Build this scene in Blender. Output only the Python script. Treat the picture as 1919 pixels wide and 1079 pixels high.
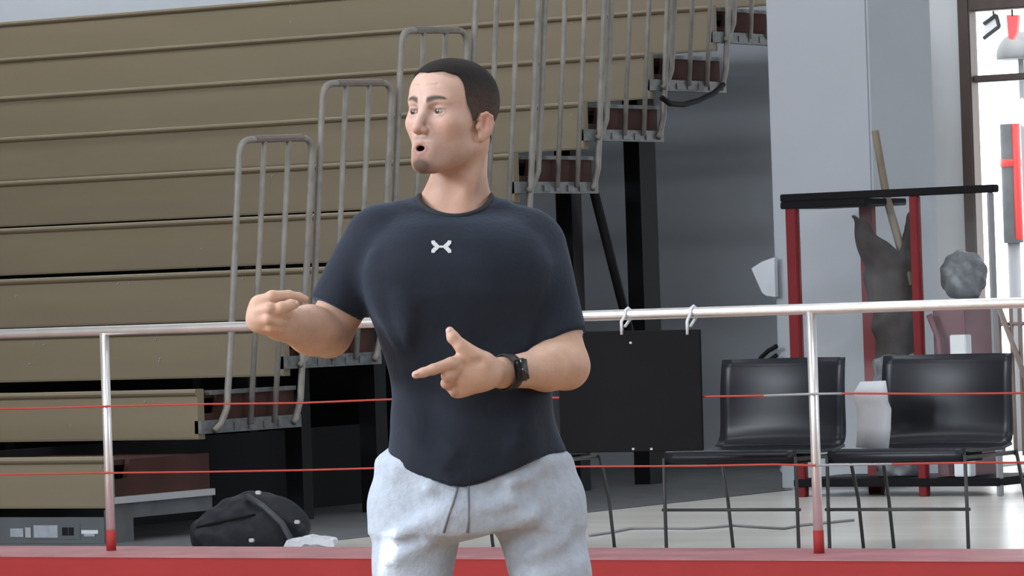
import bpy, bmesh, math, random
import numpy as np
from mathutils import Vector, Matrix
from mathutils.bvhtree import BVHTree

random.seed(7); np.random.seed(7)
S = bpy.context.scene
C = S.collection
for o in list(bpy.data.objects): bpy.data.objects.remove(o)

# ------------------------------------------------------------------ camera
FPX = 8322.0
YAW, PITCH, ROLL = 0.582, 0.002, -0.034
CAMZ = 1.35
CAM = np.array([0.0, 0.0, CAMZ])
F_ = np.array([-math.sin(YAW)*math.cos(PITCH), math.cos(YAW)*math.cos(PITCH), math.sin(PITCH)])
R0 = np.cross(F_, [0, 0, 1.0]); R0 /= np.linalg.norm(R0); U0 = np.cross(R0, F_)
R_ = R0*math.cos(ROLL) + U0*math.sin(ROLL)
U_ = -R0*math.sin(ROLL) + U0*math.cos(ROLL)
cd = bpy.data.cameras.new('camera'); cam = bpy.data.objects.new('camera', cd); C.objects.link(cam)
cd.sensor_width = 36; cd.sensor_fit = 'HORIZONTAL'; cd.lens = FPX/1919*36; cd.clip_end = 300
m = Matrix.Identity(4)
for i in range(3):
    m[i][0] = R_[i]; m[i][1] = U_[i]; m[i][2] = -F_[i]; m[i][3] = CAM[i]
cam.matrix_world = m
S.camera = cam

# ------------------------------------------------------------------ world, lights, exposure
w = bpy.data.worlds.new('world'); S.world = w; w.use_nodes = True
bg = w.node_tree.nodes['Background']; bg.inputs[0].default_value = (0.93, 0.97, 1.0, 1); bg.inputs[1].default_value = 4.0
def area(name, loc, target, sx, sy, power, col):
    ld = bpy.data.lights.new(name, 'AREA'); ld.shape = 'RECTANGLE'; ld.size = sx; ld.size_y = sy
    ld.energy = power; ld.color = col
    o = bpy.data.objects.new(name, ld); C.objects.link(o); o.location = loc
    o.rotation_euler = (Vector(target)-Vector(loc)).to_track_quat('-Z', 'Y').to_euler()
    return o
area('window_bank_light', (-16, -2.0, 6.7), (-6, 9, 1.4), 7, 2.2, 2250, (0.83, 0.91, 1.0))
area('front_fill_light', (-6, -5.6, 6.0), (-10, 12, 2.2), 14, 2.2, 800, (0.80, 0.90, 1.0))  # unseen fill added behind the camera to lift boards and figure
area('right_window_light', (7.5, 15.5, 4.0), (-9, 17.5, 1.2), 6, 2.6, 640, (0.80, 0.90, 1.0))
area('wall_fill_light', (-17.5, 18.3, 7.4), (-17.5, 22.9, 4.2), 6, 1.2, 320, (0.9, 0.95, 1.0))  # unseen fill added to brighten the wall above the bleachers
for k, (lx, ly) in enumerate([(-12, 4), (-4, 4), (-12, 11), (-4, 11), (-9, 16)]):
    area('ceiling_lamp_light', (lx, ly, 7.6), (lx, ly, 0), 3.0, 1.6, 165, (0.88, 0.94, 1.0))
SUN_T = CAM + (F_ + (716-959.5)/FPX*R_ - (1008-539.5)/FPX*U_)*8.7          # where the beam lands
SUN_H = SUN_T + np.array([-0.84, -0.55, 0])*1.5 + np.array([0.55, -0.84, 0])*3.4; SUN_H[2] = 8.0
sd = bpy.data.lights.new('sun', 'SUN'); sd.energy = 9.0; sd.angle = 0.002; sd.color = (1.0, 0.97, 0.92)
so = bpy.data.objects.new('sun', sd); C.objects.link(so)
so.rotation_euler = (Vector(SUN_T)-Vector(SUN_H)).to_track_quat('-Z', 'Y').to_euler()
S.view_settings.view_transform = 'Standard'; S.view_settings.look = 'None'
S.view_settings.gamma = 1.0; S.view_settings.use_curve_mapping = False
S.view_settings.exposure = 0.0

# ------------------------------------------------------------------ pixel -> place
def ray(px, py):
    return F_ + (px-959.5)/FPX*R_ - (py-539.5)/FPX*U_
def on_y(px, py, Y):
    d = ray(px, py); return Vector(CAM + d*(Y/d[1]))
def on_x(px, py, X):
    d = ray(px, py); return Vector(CAM + d*(X/d[0]))
def on_z(px, py, Z):
    d = ray(px, py); return Vector(CAM + d*((Z-CAMZ)/d[2]))

# ------------------------------------------------------------------ materials
def mat(name, col, rough=0.6, metal=0.0, noise=0.0, nscale=8.0, bump=0.0, bscale=60.0, spec=0.5, stretch=None, attr=None, sss=0.0, coat=0.0, detail=4):
    M = bpy.data.materials.new(name); M.use_nodes = True
    nt = M.node_tree; b = nt.nodes['Principled BSDF']
    b.inputs['Base Color'].default_value = (*col, 1); b.inputs['Roughness'].default_value = rough
    b.inputs['Metallic'].default_value = metal; b.inputs['Specular IOR Level'].default_value = spec
    if coat: b.inputs['Coat Weight'].default_value = coat
    tc = nt.nodes.new('ShaderNodeTexCoord'); src = tc.outputs['Object']
    if stretch:
        mp = nt.nodes.new('ShaderNodeMapping'); mp.inputs['Scale'].default_value = stretch
        nt.links.new(src, mp.inputs['Vector']); src = mp.outputs['Vector']
    base = None
    if attr:
        a = nt.nodes.new('ShaderNodeAttribute'); a.attribute_name = attr; base = a.outputs['Color']
        nt.links.new(base, b.inputs['Base Color'])
    if noise:
        n = nt.nodes.new('ShaderNodeTexNoise'); n.inputs['Scale'].default_value = nscale; n.inputs['Detail'].default_value = detail
        nt.links.new(src, n.inputs['Vector'])
        mr = nt.nodes.new('ShaderNodeMapRange'); mr.inputs['From Min'].default_value = 0.25; mr.inputs['From Max'].default_value = 0.75
        mr.inputs['To Min'].default_value = 1-noise; mr.inputs['To Max'].default_value = 1+noise
        nt.links.new(n.outputs['Fac'], mr.inputs['Value'])
        mx = nt.nodes.new('ShaderNodeMix'); mx.data_type = 'RGBA'; mx.blend_type = 'MULTIPLY'; mx.inputs[0].default_value = 1
        if base: nt.links.new(base, mx.inputs[6])
        else: mx.inputs[6].default_value = (*col, 1)
        nt.links.new(mr.outputs[0], mx.inputs[7]); nt.links.new(mx.outputs[2], b.inputs['Base Color'])
    if bump:
        n2 = nt.nodes.new('ShaderNodeTexNoise'); n2.inputs['Scale'].default_value = bscale; n2.inputs['Detail'].default_value = 3
        nt.links.new(src, n2.inputs['Vector'])
        bp = nt.nodes.new('ShaderNodeBump'); bp.inputs['Strength'].default_value = bump; bp.inputs['Distance'].default_value = 0.01
        nt.links.new(n2.outputs['Fac'], bp.inputs['Height']); nt.links.new(bp.outputs['Normal'], b.inputs['Normal'])
    if sss:
        b.inputs['Subsurface Weight'].default_value = sss
        b.inputs['Subsurface Radius'].default_value = (0.012, 0.005, 0.003); b.inputs['Subsurface Scale'].default_value = 1.0
    return M
def sheen(M, w_, tint, r_=0.4):
    b = M.node_tree.nodes['Principled BSDF']; b.inputs['Sheen Weight'].default_value = w_; b.inputs['Sheen Tint'].default_value = (*tint, 1); b.inputs['Sheen Roughness'].default_value = r_
def glass(name, alpha=0.12, col=(0.8, 0.83, 0.86), smudge=0.25):
    M = bpy.data.materials.new(name); M.use_nodes = True; nt = M.node_tree
    b = nt.nodes['Principled BSDF']; b.inputs['Base Color'].default_value = (*col, 1); b.inputs['Roughness'].default_value = 0.15
    tc = nt.nodes.new('ShaderNodeTexCoord'); n = nt.nodes.new('ShaderNodeTexNoise'); n.inputs['Scale'].default_value = 3; n.inputs['Detail'].default_value = 5
    nt.links.new(tc.outputs['Object'], n.inputs['Vector'])
    mr = nt.nodes.new('ShaderNodeMapRange'); mr.inputs['From Min'].default_value = 0.45; mr.inputs['From Max'].default_value = 0.75
    mr.inputs['To Min'].default_value = alpha; mr.inputs['To Max'].default_value = alpha+smudge
    nt.links.new(n.outputs['Fac'], mr.inputs['Value']); nt.links.new(mr.outputs[0], b.inputs['Alpha'])
    return M

MT = dict(
    court=mat('court_wood', (0.34, 0.20, 0.10), 0.35, noise=0.15, nscale=3, stretch=(1, 12, 1)),
    red=mat('red_paint', (0.32, 0.030, 0.030), 0.6, spec=0.2, noise=0.08, nscale=3, bump=0.1, bscale=20),
    redtop=mat('worn_red_paint', (0.36, 0.145, 0.155), 0.5, noise=0.2, nscale=5),
    floor=mat('beige_floor', (0.62, 0.605, 0.56), 0.25, noise=0.10, nscale=1.5, stretch=(0.25, 2.5, 1)),
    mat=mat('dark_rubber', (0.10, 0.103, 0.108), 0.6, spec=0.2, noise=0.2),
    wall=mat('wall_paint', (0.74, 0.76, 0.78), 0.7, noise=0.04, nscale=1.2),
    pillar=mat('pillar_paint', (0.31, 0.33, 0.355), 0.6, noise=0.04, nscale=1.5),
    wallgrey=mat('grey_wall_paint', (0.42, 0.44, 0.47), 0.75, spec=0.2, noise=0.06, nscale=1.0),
    ceil=mat('ceiling_paint', (0.6, 0.6, 0.6), 0.8),
    tan=mat('tan_vinyl', (0.160, 0.129, 0.079), 0.5, noise=0.07, nscale=2.2, stretch=(0.4, 3, 3), bump=0.04, bscale=9),
    brown=mat('brown_plywood', (0.050, 0.023, 0.019), 0.7, spec=0.08, noise=0.25, nscale=5),
    rail=mat('galvanised_tube', (0.20, 0.185, 0.165), 0.55, metal=0.2, spec=0.3, noise=0.2, nscale=14),
    railtop=mat('worn_rail_paint', (0.14, 0.115, 0.095), 0.6, noise=0.2, nscale=20),
    steel=mat('weathered_steel', (0.11, 0.113, 0.113), 0.55, metal=0.3, noise=0.4, nscale=25),
    black=mat('black_steel', (0.007, 0.007, 0.008), 0.7, spec=0.15),
    chrome=mat('polished_pipe', (0.72, 0.71, 0.70), 0.34, metal=0.75, noise=0.08, nscale=10),
    alu=mat('aluminium', (0.42, 0.42, 0.43), 0.4, metal=0.5),
    cord=mat('red_cord', (0.42, 0.065, 0.05), 0.7, spec=0.2),
    cordgrey=mat('grey_tape', (0.3, 0.31, 0.32), 0.6),
    board=mat('black_board', (0.0085, 0.0080, 0.0095), 0.6, spec=0.06, noise=0.15, nscale=4),
    white=mat('white_plastic', (0.62, 0.64, 0.66), 0.5, noise=0.05),
    paper=mat('white_paper', (0.50, 0.52, 0.55), 0.8, noise=0.05, nscale=10),
    chair=mat('black_plastic', (0.012, 0.0135, 0.018), 0.34, spec=0.22),
    rod=mat('black_rod', (0.03, 0.03, 0.03), 0.5),
    pack=mat('black_nylon', (0.012, 0.014, 0.018), 0.65, spec=0.25, noise=0.3, nscale=30, bump=0.2, bscale=50),
    packmesh=mat('grey_nylon', (0.03, 0.034, 0.04), 0.55, noise=0.2, nscale=30),
    doorframe=mat('dark_brown_wood', (0.075, 0.050, 0.042), 0.5, noise=0.2, nscale=4, stretch=(4, 4, .4)),
    redpost=mat('dark_red_post', (0.15, 0.017, 0.020), 0.6, spec=0.12, noise=0.1),
    greypost=mat('grey_post', (0.20, 0.20, 0.21), 0.5),
    wood=mat('stick_wood', (0.14, 0.108, 0.075), 0.6, noise=0.3, nscale=12, stretch=(3, 3, .5)),
    sack=mat('brown_canvas', (0.028, 0.020, 0.018), 0.9, spec=0.05, noise=0.3, nscale=10, bump=0.4, bscale=25),
    junk=mat('mottled_plastic', (0.10, 0.11, 0.12), 0.5, noise=0.9, nscale=14),
    skirt=mat('dull_grey_steel', (0.085, 0.092, 0.096), 0.45, metal=0.2, noise=0.12, nscale=6),
    tagpaper=mat('aged_sticker', (0.26, 0.28, 0.31), 0.6, noise=0.15, nscale=30),
    maroon=mat('maroon_card', (0.12, 0.045, 0.055), 0.6),
    clear=glass('smudged_acrylic', 0.012, smudge=0.05),
    pane=glass('window_glass', 0.03, smudge=0.05),
    skin=mat('skin', (0.6, 0.4, 0.33), 0.55, spec=0.35, attr='tone', noise=0.06, nscale=60, bump=0.06, bscale=220, sss=0.12),
    hair=mat('short_dark_hair', (0.018, 0.014, 0.012), 0.8, noise=0.35, nscale=260, bump=0.25, bscale=600, attr='tone', spec=0.2),
    shirt=mat('charcoal_jersey', (0.0180, 0.0222, 0.0325), 0.8, spec=0.15, noise=0.18, nscale=9, bump=0.12, bscale=90),
    rib=mat('charcoal_rib', (0.014, 0.017, 0.023), 0.85),
    sweat=mat('heather_grey_fleece', (0.44, 0.50, 0.585), 0.9, noise=0.10, nscale=60, bump=0.2, bscale=120),
    string=mat('grey_drawstring', (0.20, 0.215, 0.24), 0.8),
    logo=mat('pale_print', (0.62, 0.64, 0.66), 0.6),
    watch=mat('black_rubber_strap', (0.012, 0.012, 0.014), 0.5),
    screen=mat('black_glass', (0.008, 0.008, 0.010), 0.12),
    eye=mat('eyeball', (0.7, 0.7, 0.7), 0.2, attr='tone'),
    shoe=mat('shoe_white', (0.5, 0.5, 0.5), 0.6),
    lot=mat('pale_concrete', (0.6, 0.6, 0.58), 0.8),
    bagred=mat('red_vinyl', (0.55, 0.03, 0.03), 0.4),
)

sheen(MT['shirt'], 0.16, (0.55, 0.72, 1.0), 0.5)

# ------------------------------------------------------------------ mesh helpers
def mk(name, me, parent=None, material=None):
    o = bpy.data.objects.new(name, me); C.objects.link(o)
    if material is not None and not me.materials: me.materials.append(MT[material])
    if parent: o.parent = parent
    return o
def from_bm(name, bm, material, parent=None, smooth=False):
    me = bpy.data.meshes.new(name)
    bmesh.ops.recalc_face_normals(bm, faces=bm.faces)
    bm.to_mesh(me); bm.free()
    if smooth: me.polygons.foreach_set('use_smooth', [True]*len(me.polygons))
    return mk(name, me, parent, material)
def add_hex(bm, pts):
    v = [bm.verts.new(p) for p in pts]
    for f in ((0,1,2,3), (7,6,5,4), (0,4,5,1), (1,5,6,2), (2,6,7,3), (3,7,4,0)):
        bm.faces.new([v[i] for i in f])
def add_box(bm, x0, x1, y0, y1, z0, z1):
    add_hex(bm, [(x0,y0,z0), (x1,y0,z0), (x1,y1,z0), (x0,y1,z0), (x0,y0,z1), (x1,y0,z1), (x1,y1,z1), (x0,y1,z1)])
def box(name, b, material, parent=None, bevel=0.0):
    bm = bmesh.new(); add_box(bm, *b)
    if bevel: bmesh.ops.bevel(bm, geom=bm.edges[:], offset=bevel, segments=2, affect='EDGES')
    return from_bm(name, bm, material, parent)
def boxes(name, bs, material, parent=None):
    bm = bmesh.new()
    for b in bs: add_box(bm, *b)
    return from_bm(name, bm, material, parent)
def add_tube(bm, pts, r, n=10, caps=True):
    pts = [Vector(p) for p in pts]
    rs = r if isinstance(r, (list, tuple)) else [r]*len(pts)
    prev = None; rings = []
    up = None
    for i, p in enumerate(pts):
        t = (pts[min(i+1, len(pts)-1)] - pts[max(i-1, 0)]).normalized()
        if up is None:
            up = t.orthogonal().normalized()
        up = (up - t*up.dot(t)).normalized()
        s = t.cross(up)
        rings.append([bm.verts.new(p + (up*math.cos(a)+s*math.sin(a))*rs[i]) for a in [2*math.pi*k/n for k in range(n)]])
    for a, b in zip(rings, rings[1:]):
        for k in range(n): bm.faces.new((a[k], a[(k+1) % n], b[(k+1) % n], b[k]))
    if caps: bm.faces.new(rings[0][::-1]); bm.faces.new(rings[-1])
def tube(name, pts, r, material, parent=None, n=10):
    bm = bmesh.new(); add_tube(bm, pts, r, n)
    return from_bm(name, bm, material, parent, smooth=True)
def arc_corner(a, b, c, rad, n=5):
    a, b, c = Vector(a), Vector(b), Vector(c)
    p = b + (a-b).normalized()*rad; q = b + (c-b).normalized()*rad
    return [(p*(1-t)**2 + b*2*t*(1-t) + q*t*t) for t in [k/n for k in range(n+1)]]
def extrude_x(name, prof, x0, x1, material, parent=None, bm=None, smooth=False):
    own = bm is None
    if own: bm = bmesh.new()
    a = [bm.verts.new((x0, y, z)) for y, z in prof]; b = [bm.verts.new((x1, y, z)) for y, z in prof]
    n = len(prof)
    for k in range(n): bm.faces.new((a[k], a[(k+1) % n], b[(k+1) % n], b[k]))
    bm.faces.new(a[::-1]); bm.faces.new(b)
    if own: return from_bm(name, bm, material, parent, smooth)
def empty(name, loc=(0, 0, 0), rz=0.0):
    o = bpy.data.objects.new(name, None); C.objects.link(o); o.location = loc; o.rotation_euler = (0, 0, rz)
    o.empty_display_size = 0.1
    return o
def tag(o, label, cat, group=None):
    o['label'] = label; o['category'] = cat
    if group: o['group'] = group
    return o
def struct(o, label=None):
    o['kind'] = 'structure'
    if label: o['label'] = label
    return o
def copy_tree(o, parent=None):
    c = o.copy(); C.objects.link(c); c.parent = parent
    for ch in list(o.children): copy_tree(ch, c)
    return c

# ------------------------------------------------------------------ distance-field mesher (bodies, bags)
def sd_cap(p, a, b, r1, r2):
    a = np.asarray(a, np.float32); b = np.asarray(b, np.float32); ab = b-a
    t = np.clip(((p-a)@ab)/max(float(ab@ab), 1e-9), 0, 1)
    return np.sqrt((((p-a)-t[:, None]*ab)**2).sum(1)) - (r1+(r2-r1)*t)
def sd_ell(p, c, r, rot=None):
    q = p-np.asarray(c, np.float32)
    if rot is not None: q = q@np.asarray(rot, np.float32)
    r = np.asarray(r, np.float32)
    k0 = np.sqrt(((q/r)**2).sum(1)); k1 = np.sqrt(((q/(r*r))**2).sum(1))
    return k0*(k0-1)/np.maximum(k1, 1e-6)
def smin(a, b, k):
    h = np.clip(0.5+0.5*(b-a)/k, 0, 1); return b+(a-b)*h - k*h*(1-h)
def smax(a, b, k): return -smin(-a, -b, k)
def rotm(ax, ay, az):
    return np.array((Matrix.Rotation(az, 3, 'Z') @ Matrix.Rotation(ay, 3, 'Y') @ Matrix.Rotation(ax, 3, 'X')), np.float32)
def surface(fn, lo, hi, h):
    """naive surface nets on a grid"""
    ax = [np.arange(lo[i], hi[i]+h, h, dtype=np.float32) for i in range(3)]
    n = [len(a) for a in ax]
    P = np.stack(np.meshgrid(*ax, indexing='ij'), -1).reshape(-1, 3)
    D = np.empty(len(P), np.float32)
    for s in range(0, len(P), 400000): D[s:s+400000] = fn(P[s:s+400000])
    D = D.reshape(n); G = P.reshape(*n, 3)
    acc = np.zeros((n[0]-1, n[1]-1, n[2]-1, 3), np.float32); cnt = np.zeros((n[0]-1, n[1]-1, n[2]-1), np.float32)
    def sl(o, ax_=None):
        return tuple(slice(o[i], n[i]-1+o[i]) for i in range(3))
    quads = []
    for a in range(3):
        e = [0, 0, 0]; e[a] = 1
        for u in (0, 1):
            for v in (0, 1):
                o = [0, 0, 0]; o[(a+1) % 3] = u; o[(a+2) % 3] = v
                o2 = [o[i]+e[i] for i in range(3)]
                d0 = D[sl(o)]; d1 = D[sl(o2)]
                cr = (d0 < 0) != (d1 < 0)
                t = np.where(cr, d0/np.where(cr, d0-d1, 1), 0)
                pt = G[sl(o)] + t[..., None]*(G[sl(o2)]-G[sl(o)])
                acc += np.where(cr[..., None], pt, 0); cnt += cr
    act = cnt > 0
    idx = np.full(act.shape, -1, np.int64); idx[act] = np.arange(act.sum())
    V = acc[act]/cnt[act][:, None]
    for a in range(3):
        b, c = (a+1) % 3, (a+2) % 3
        s0 = [slice(None)]*3; s1 = [slice(None)]*3
        s0[a] = slice(0, n[a]-1); s1[a] = slice(1, n[a])
        d0 = D[tuple(s0)]; d1 = D[tuple(s1)]
        cr = (d0 < 0) != (d1 < 0)
        I = np.argwhere(cr)
        I = I[(I[:, b] > 0) & (I[:, c] > 0) & (I[:, b] < n[b]-1) & (I[:, c] < n[c]-1)]
        neg = d0[tuple(I.T)] < 0
        def g(db, dc):
            J = I.copy(); J[:, b] -= db; J[:, c] -= dc; return idx[tuple(J.T)]
        q = np.stack([g(1, 1), g(0, 1), g(0, 0), g(1, 0)], 1)
        q[~neg] = q[~neg][:, ::-1]
        quads.append(q)
    return V, np.concatenate(quads)
def mesh_np(name, V, Q, material, parent=None, tone=None, smooth=True):
    me = bpy.data.meshes.new(name)
    me.from_pydata(V.tolist(), [], Q.tolist()); me.update()
    if smooth: me.polygons.foreach_set('use_smooth', [True]*len(me.polygons))
    if tone is not None:
        at = me.attributes.new('tone', 'FLOAT_COLOR', 'POINT')
        at.data.foreach_set('color', np.concatenate([tone, np.ones((len(tone), 1))], 1).astype(np.float32).ravel())
    return mk(name, me, parent, material)

# ================================================================== THE HALL
ZF = 0.30                       # raised floor behind the kerb
RAILY = 14.43                   # plane of the railing
KZ = CAMZ-0.993                 # kerb top
SB = 2.40
YB, DB, RB, ZB, X0 = 6.519*SB, 0.284*SB, 0.116*SB, CAMZ-0.273*SB, -5.21*SB     # bleacher rows
WY = 22.9                       # back wall
def row(i): return YB+DB*(i-1), ZB+RB*(i-1)

kf = on_z(960, 1046, KZ).y      # kerb front edge
struct(box('floor', (-28, 10, -6, kf+0.02, -0.1, 0), 'court'), 'varnished wooden court floor')
struct(box('floor_raised', (-28, 10, kf+0.25, WY+0.2, ZF-0.3, ZF), 'floor'), 'smooth beige floor behind the red kerb')
xm = on_z(1440, 923, ZF).x
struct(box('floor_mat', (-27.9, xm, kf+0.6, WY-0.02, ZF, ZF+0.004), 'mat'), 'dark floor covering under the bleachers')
kb = kf+0.62
kerb = struct(box('trim_kerb', (-28, 10, kf, kb, 0, KZ-0.004), 'red'), 'red painted kerb wall in front of the railing')
k2 = box('kerb_top', (-28, 10, kf-0.004, kb, KZ-0.004, KZ), 'redtop', kerb)

# back wall with a doorway, other walls, ceiling
dl = on_y(1829, 300, WY).x; djl = on_y(1807, 300, WY).x
dr = dl+1.15
ztr = on_y(1880, 145, WY).z; zhd = on_y(1880, 18, WY).z
ztop = zhd+0.14
pxl_d = on_y(1560, 400, WY).x
wall = struct(boxes('wall_back', [(-28, djl, WY, WY+0.18, 0, 8), (dr+0.15, 10, WY, WY+0.18, 0, 8), (djl, dr+0.15, WY, WY+0.18, ztop, 8)], 'wall'), 'pale painted back wall of the hall')
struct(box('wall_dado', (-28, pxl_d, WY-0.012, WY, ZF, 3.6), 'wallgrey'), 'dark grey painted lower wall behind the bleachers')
struct(box('wall_left', (-28.2, -28, -6, WY, 0, 8), 'wall'))
struct(box('wall_right', (10, 10.2, -6, WY, 0, 8), 'wall'))
struct(box('wall_front', (-28, 10, -6.2, -6, 0, 8), 'wall'))
hx_, hy_ = float(SUN_H[0]), float(SUN_H[1])  # small ceiling gap added so a sun beam reaches the thigh
struct(boxes('ceiling', [(-28.2, hx_-0.021, -6.2, WY+0.25, 8, 8.02), (hx_+0.021, 10.2, -6.2, WY+0.25, 8, 8.02), (hx_-0.021, hx_+0.021, -6.2, hy_-0.026, 8, 8.02), (hx_-0.021, hx_+0.021, hy_+0.026, WY+0.25, 8, 8.02)], 'ceil'))

# doorway
door = empty('door_1', (dl, WY, ZF)); door['kind'] = 'structure'; door['label'] = 'dark brown framed doorway open to bright daylight'
def rel(o, root):
    o.parent = root; o.matrix_parent_inverse = Matrix.Translation(-root.location); return o
def part_box(root, name, b, material, bevel=0.0):
    return rel(box(name, b, material, None, bevel), root)
part_box(door, 'jamb', (djl, dl, WY-0.03, WY+0.07, ZF, ztop), 'doorframe', 0.008)
part_box(door, 'jamb', (dr, dr+0.15, WY-0.03, WY+0.07, ZF, ztop), 'doorframe', 0.008)
part_box(door, 'header', (dl, dr, WY-0.03, WY+0.07, zhd, ztop), 'doorframe', 0.008)
part_box(door, 'transom_bar', (dl, dr, WY, WY+0.07, ztr-0.02, ztr+0.02), 'doorframe', 0.005)
part_box(door, 'pane', (dl, dr, WY+0.03, WY+0.04, ztr+0.02, zhd), 'pane')

# white pillar
PY = 20.0
pxl = on_y(1447, 400, PY).x; pxr = on_y(1637, 400, PY).x
d_ = ray(1757, 400); pyb = d_[1]/d_[0]*pxr
pil = struct(box('wall_pillar', (pxl, pxr, PY, pyb, ZF, 8), 'pillar', bevel=0.012), 'white square pillar beside the bleachers')

# ================================================================== BLEACHERS
bl = tag(empty('bleachers', (X0, YB, ZF)), 'tan ten-row bleachers with grey tubular guard rails along their stepped end', 'bleachers')
NROW = 10
XL = -27.5
def lip_profile(y, z, BH):
    # front board with a rolled nose along its top edge
    return [(y+0.002, z-BH), (y, z-BH+0.01), (y, z-0.034), (y-0.003, z-0.031), (y-0.013, z-0.024), (y-0.018, z-0.015), (y-0.016, z-0.006),
            (y-0.010, z-0.001), (y+0.004, z), (y+0.05, z), (y+0.05, z-BH)]
for i in range(1, NROW+1):
    y, z = row(i)
    bd = extrude_x('row_board', lip_profile(y, z, 0.232 if i < 3 else 0.240 if i == 3 else 0.252), XL, X0, 'tan'); rel(bd, bl)
    dk = box('tread_deck', (XL, X0-0.06, y+0.051, y+DB+0.03, z-0.045, z-0.02), 'brown'); rel(dk, bl)
    # end panel on the open end, with a notch behind the board
    z0 = z-0.03 if i > 1 else z-0.02
    zb = z0-0.122 if i > 1 else z-0.185
    ye = y+DB+0.10
    prof = [(y+0.19, z0), (ye, z0), (ye, zb), (y+0.055, zb), (y+0.055, z0-0.085), (y+0.165, z0-0.085)]
    bm = bmesh.new()
    extrude_x('', prof, X0-0.045, X0-0.02, None, bm=bm); rel(from_bm('end_panel', bm, 'brown'), bl)
    if i == 1:
        rel(box('edge_strip', (X0-0.03, X0+0.01, y+0.03, ye, zb-0.03, zb), 'alu'), bl)
        rel(boxes('end_frame', [(X0-0.05, X0-0.01, y+0.03, y+0.19, ZF, zb-0.03), (X0-0.05, X0-0.01, y+0.19, ye, zb-0.10, zb-0.03)], 'mat'), bl)
    else:
        rel(box('edge_strip', (X0-0.03, X0-0.005, y+0.10, ye, z0+0.0, z0+0.02), 'steel'), bl)
        br = box('bracket_plate', (X0-0.02, X0+0.02, y+0.0, ye, zb-0.055, zb+0.005), 'steel'); rel(br, bl)
        for q in range(5):
            yy = y+0.13+q*0.115
            box('clamp', (X0+0.02, X0+0.026, yy, yy+0.06, zb-0.045, zb-0.012), 'steel', br)
    # dark rear closure below the deck (steel channel)
    rel(box('rear_channel', (XL, X0-0.06, y+DB-0.02, y+DB+0.02, z-0.14, z-0.046), 'black'), bl)
# front skirt of the first row with its stickers
y1, z1 = row(1)
sk = rel(box('front_skirt', (XL, X0-0.02, y1-0.01, y1+0.02, on_y(100, 1018, y1).z, on_y(100, 969, y1).z), 'skirt'), bl)
def sticker(name, px0, py0, px1, py1, material, parent, Y):
    a = on_y(px0, py1, Y); b = on_y(px1, py0, Y)
    o = box(name, (a.x, b.x, Y-0.002, Y, a.z, b.z), material, parent)
    return o
for nm, q, mt in (('plate', (60, 981, 150, 1010), 'skirt'), ('sticker', (64, 984, 108, 1007), 'tagpaper'), ('sticker', (117, 988, 127, 1003), 'black'), ('sticker', (129, 988, 138, 1003), 'black'),
                  ('sticker', (20, 990, 44, 1006), 'tagpaper'), ('sticker', (153, 993, 184, 1000), 'paper'), ('sticker', (158, 1000, 178, 1005), 'tagpaper'), ('sticker', (48, 988, 58, 1007), 'alu')):
    sticker(nm, *q, mt, sk, y1-0.0105-(0.002 if nm == 'sticker' else 0))
# small pale bolt heads on the boards
bolt_bm = bmesh.new(); bmesh.ops.create_cone(bolt_bm, cap_ends=True, segments=8, radius1=0.0042, radius2=0.0036, depth=0.006, matrix=Matrix.Rotation(math.pi/2, 4, 'X'))
bolt_me = bpy.data.meshes.new('bolt'); bolt_bm.to_mesh(bolt_me); bolt_bm.free(); bolt_me.materials.append(MT['tagpaper'])
for px_, py_, r in [(222, 531, 4), (242, 531, 4), (455, 522, 4), (65, 644, 3), (83, 646, 3), (292, 636, 3), (298, 677, 3), (55, 682, 3), (133, 797, 2), (272, 752, 2), (300, 672, 3),
                    (510, 330, 6), (535, 328, 6), (545, 10, 10), (545, 41, 9), (1071, 44, 8), (1203, 110, 8), (1242, 25, 9), (690, 250, 6), (1070, 215, 7), (30, 555, 4), (378, 466, 5), (190, 875, 1)]:
    y, z = row(r); p = on_y(px_, py_, y-0.003)
    b = bpy.data.objects.new('bolt', bolt_me); C.objects.link(b); b.location = p; rel(b, bl)
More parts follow.
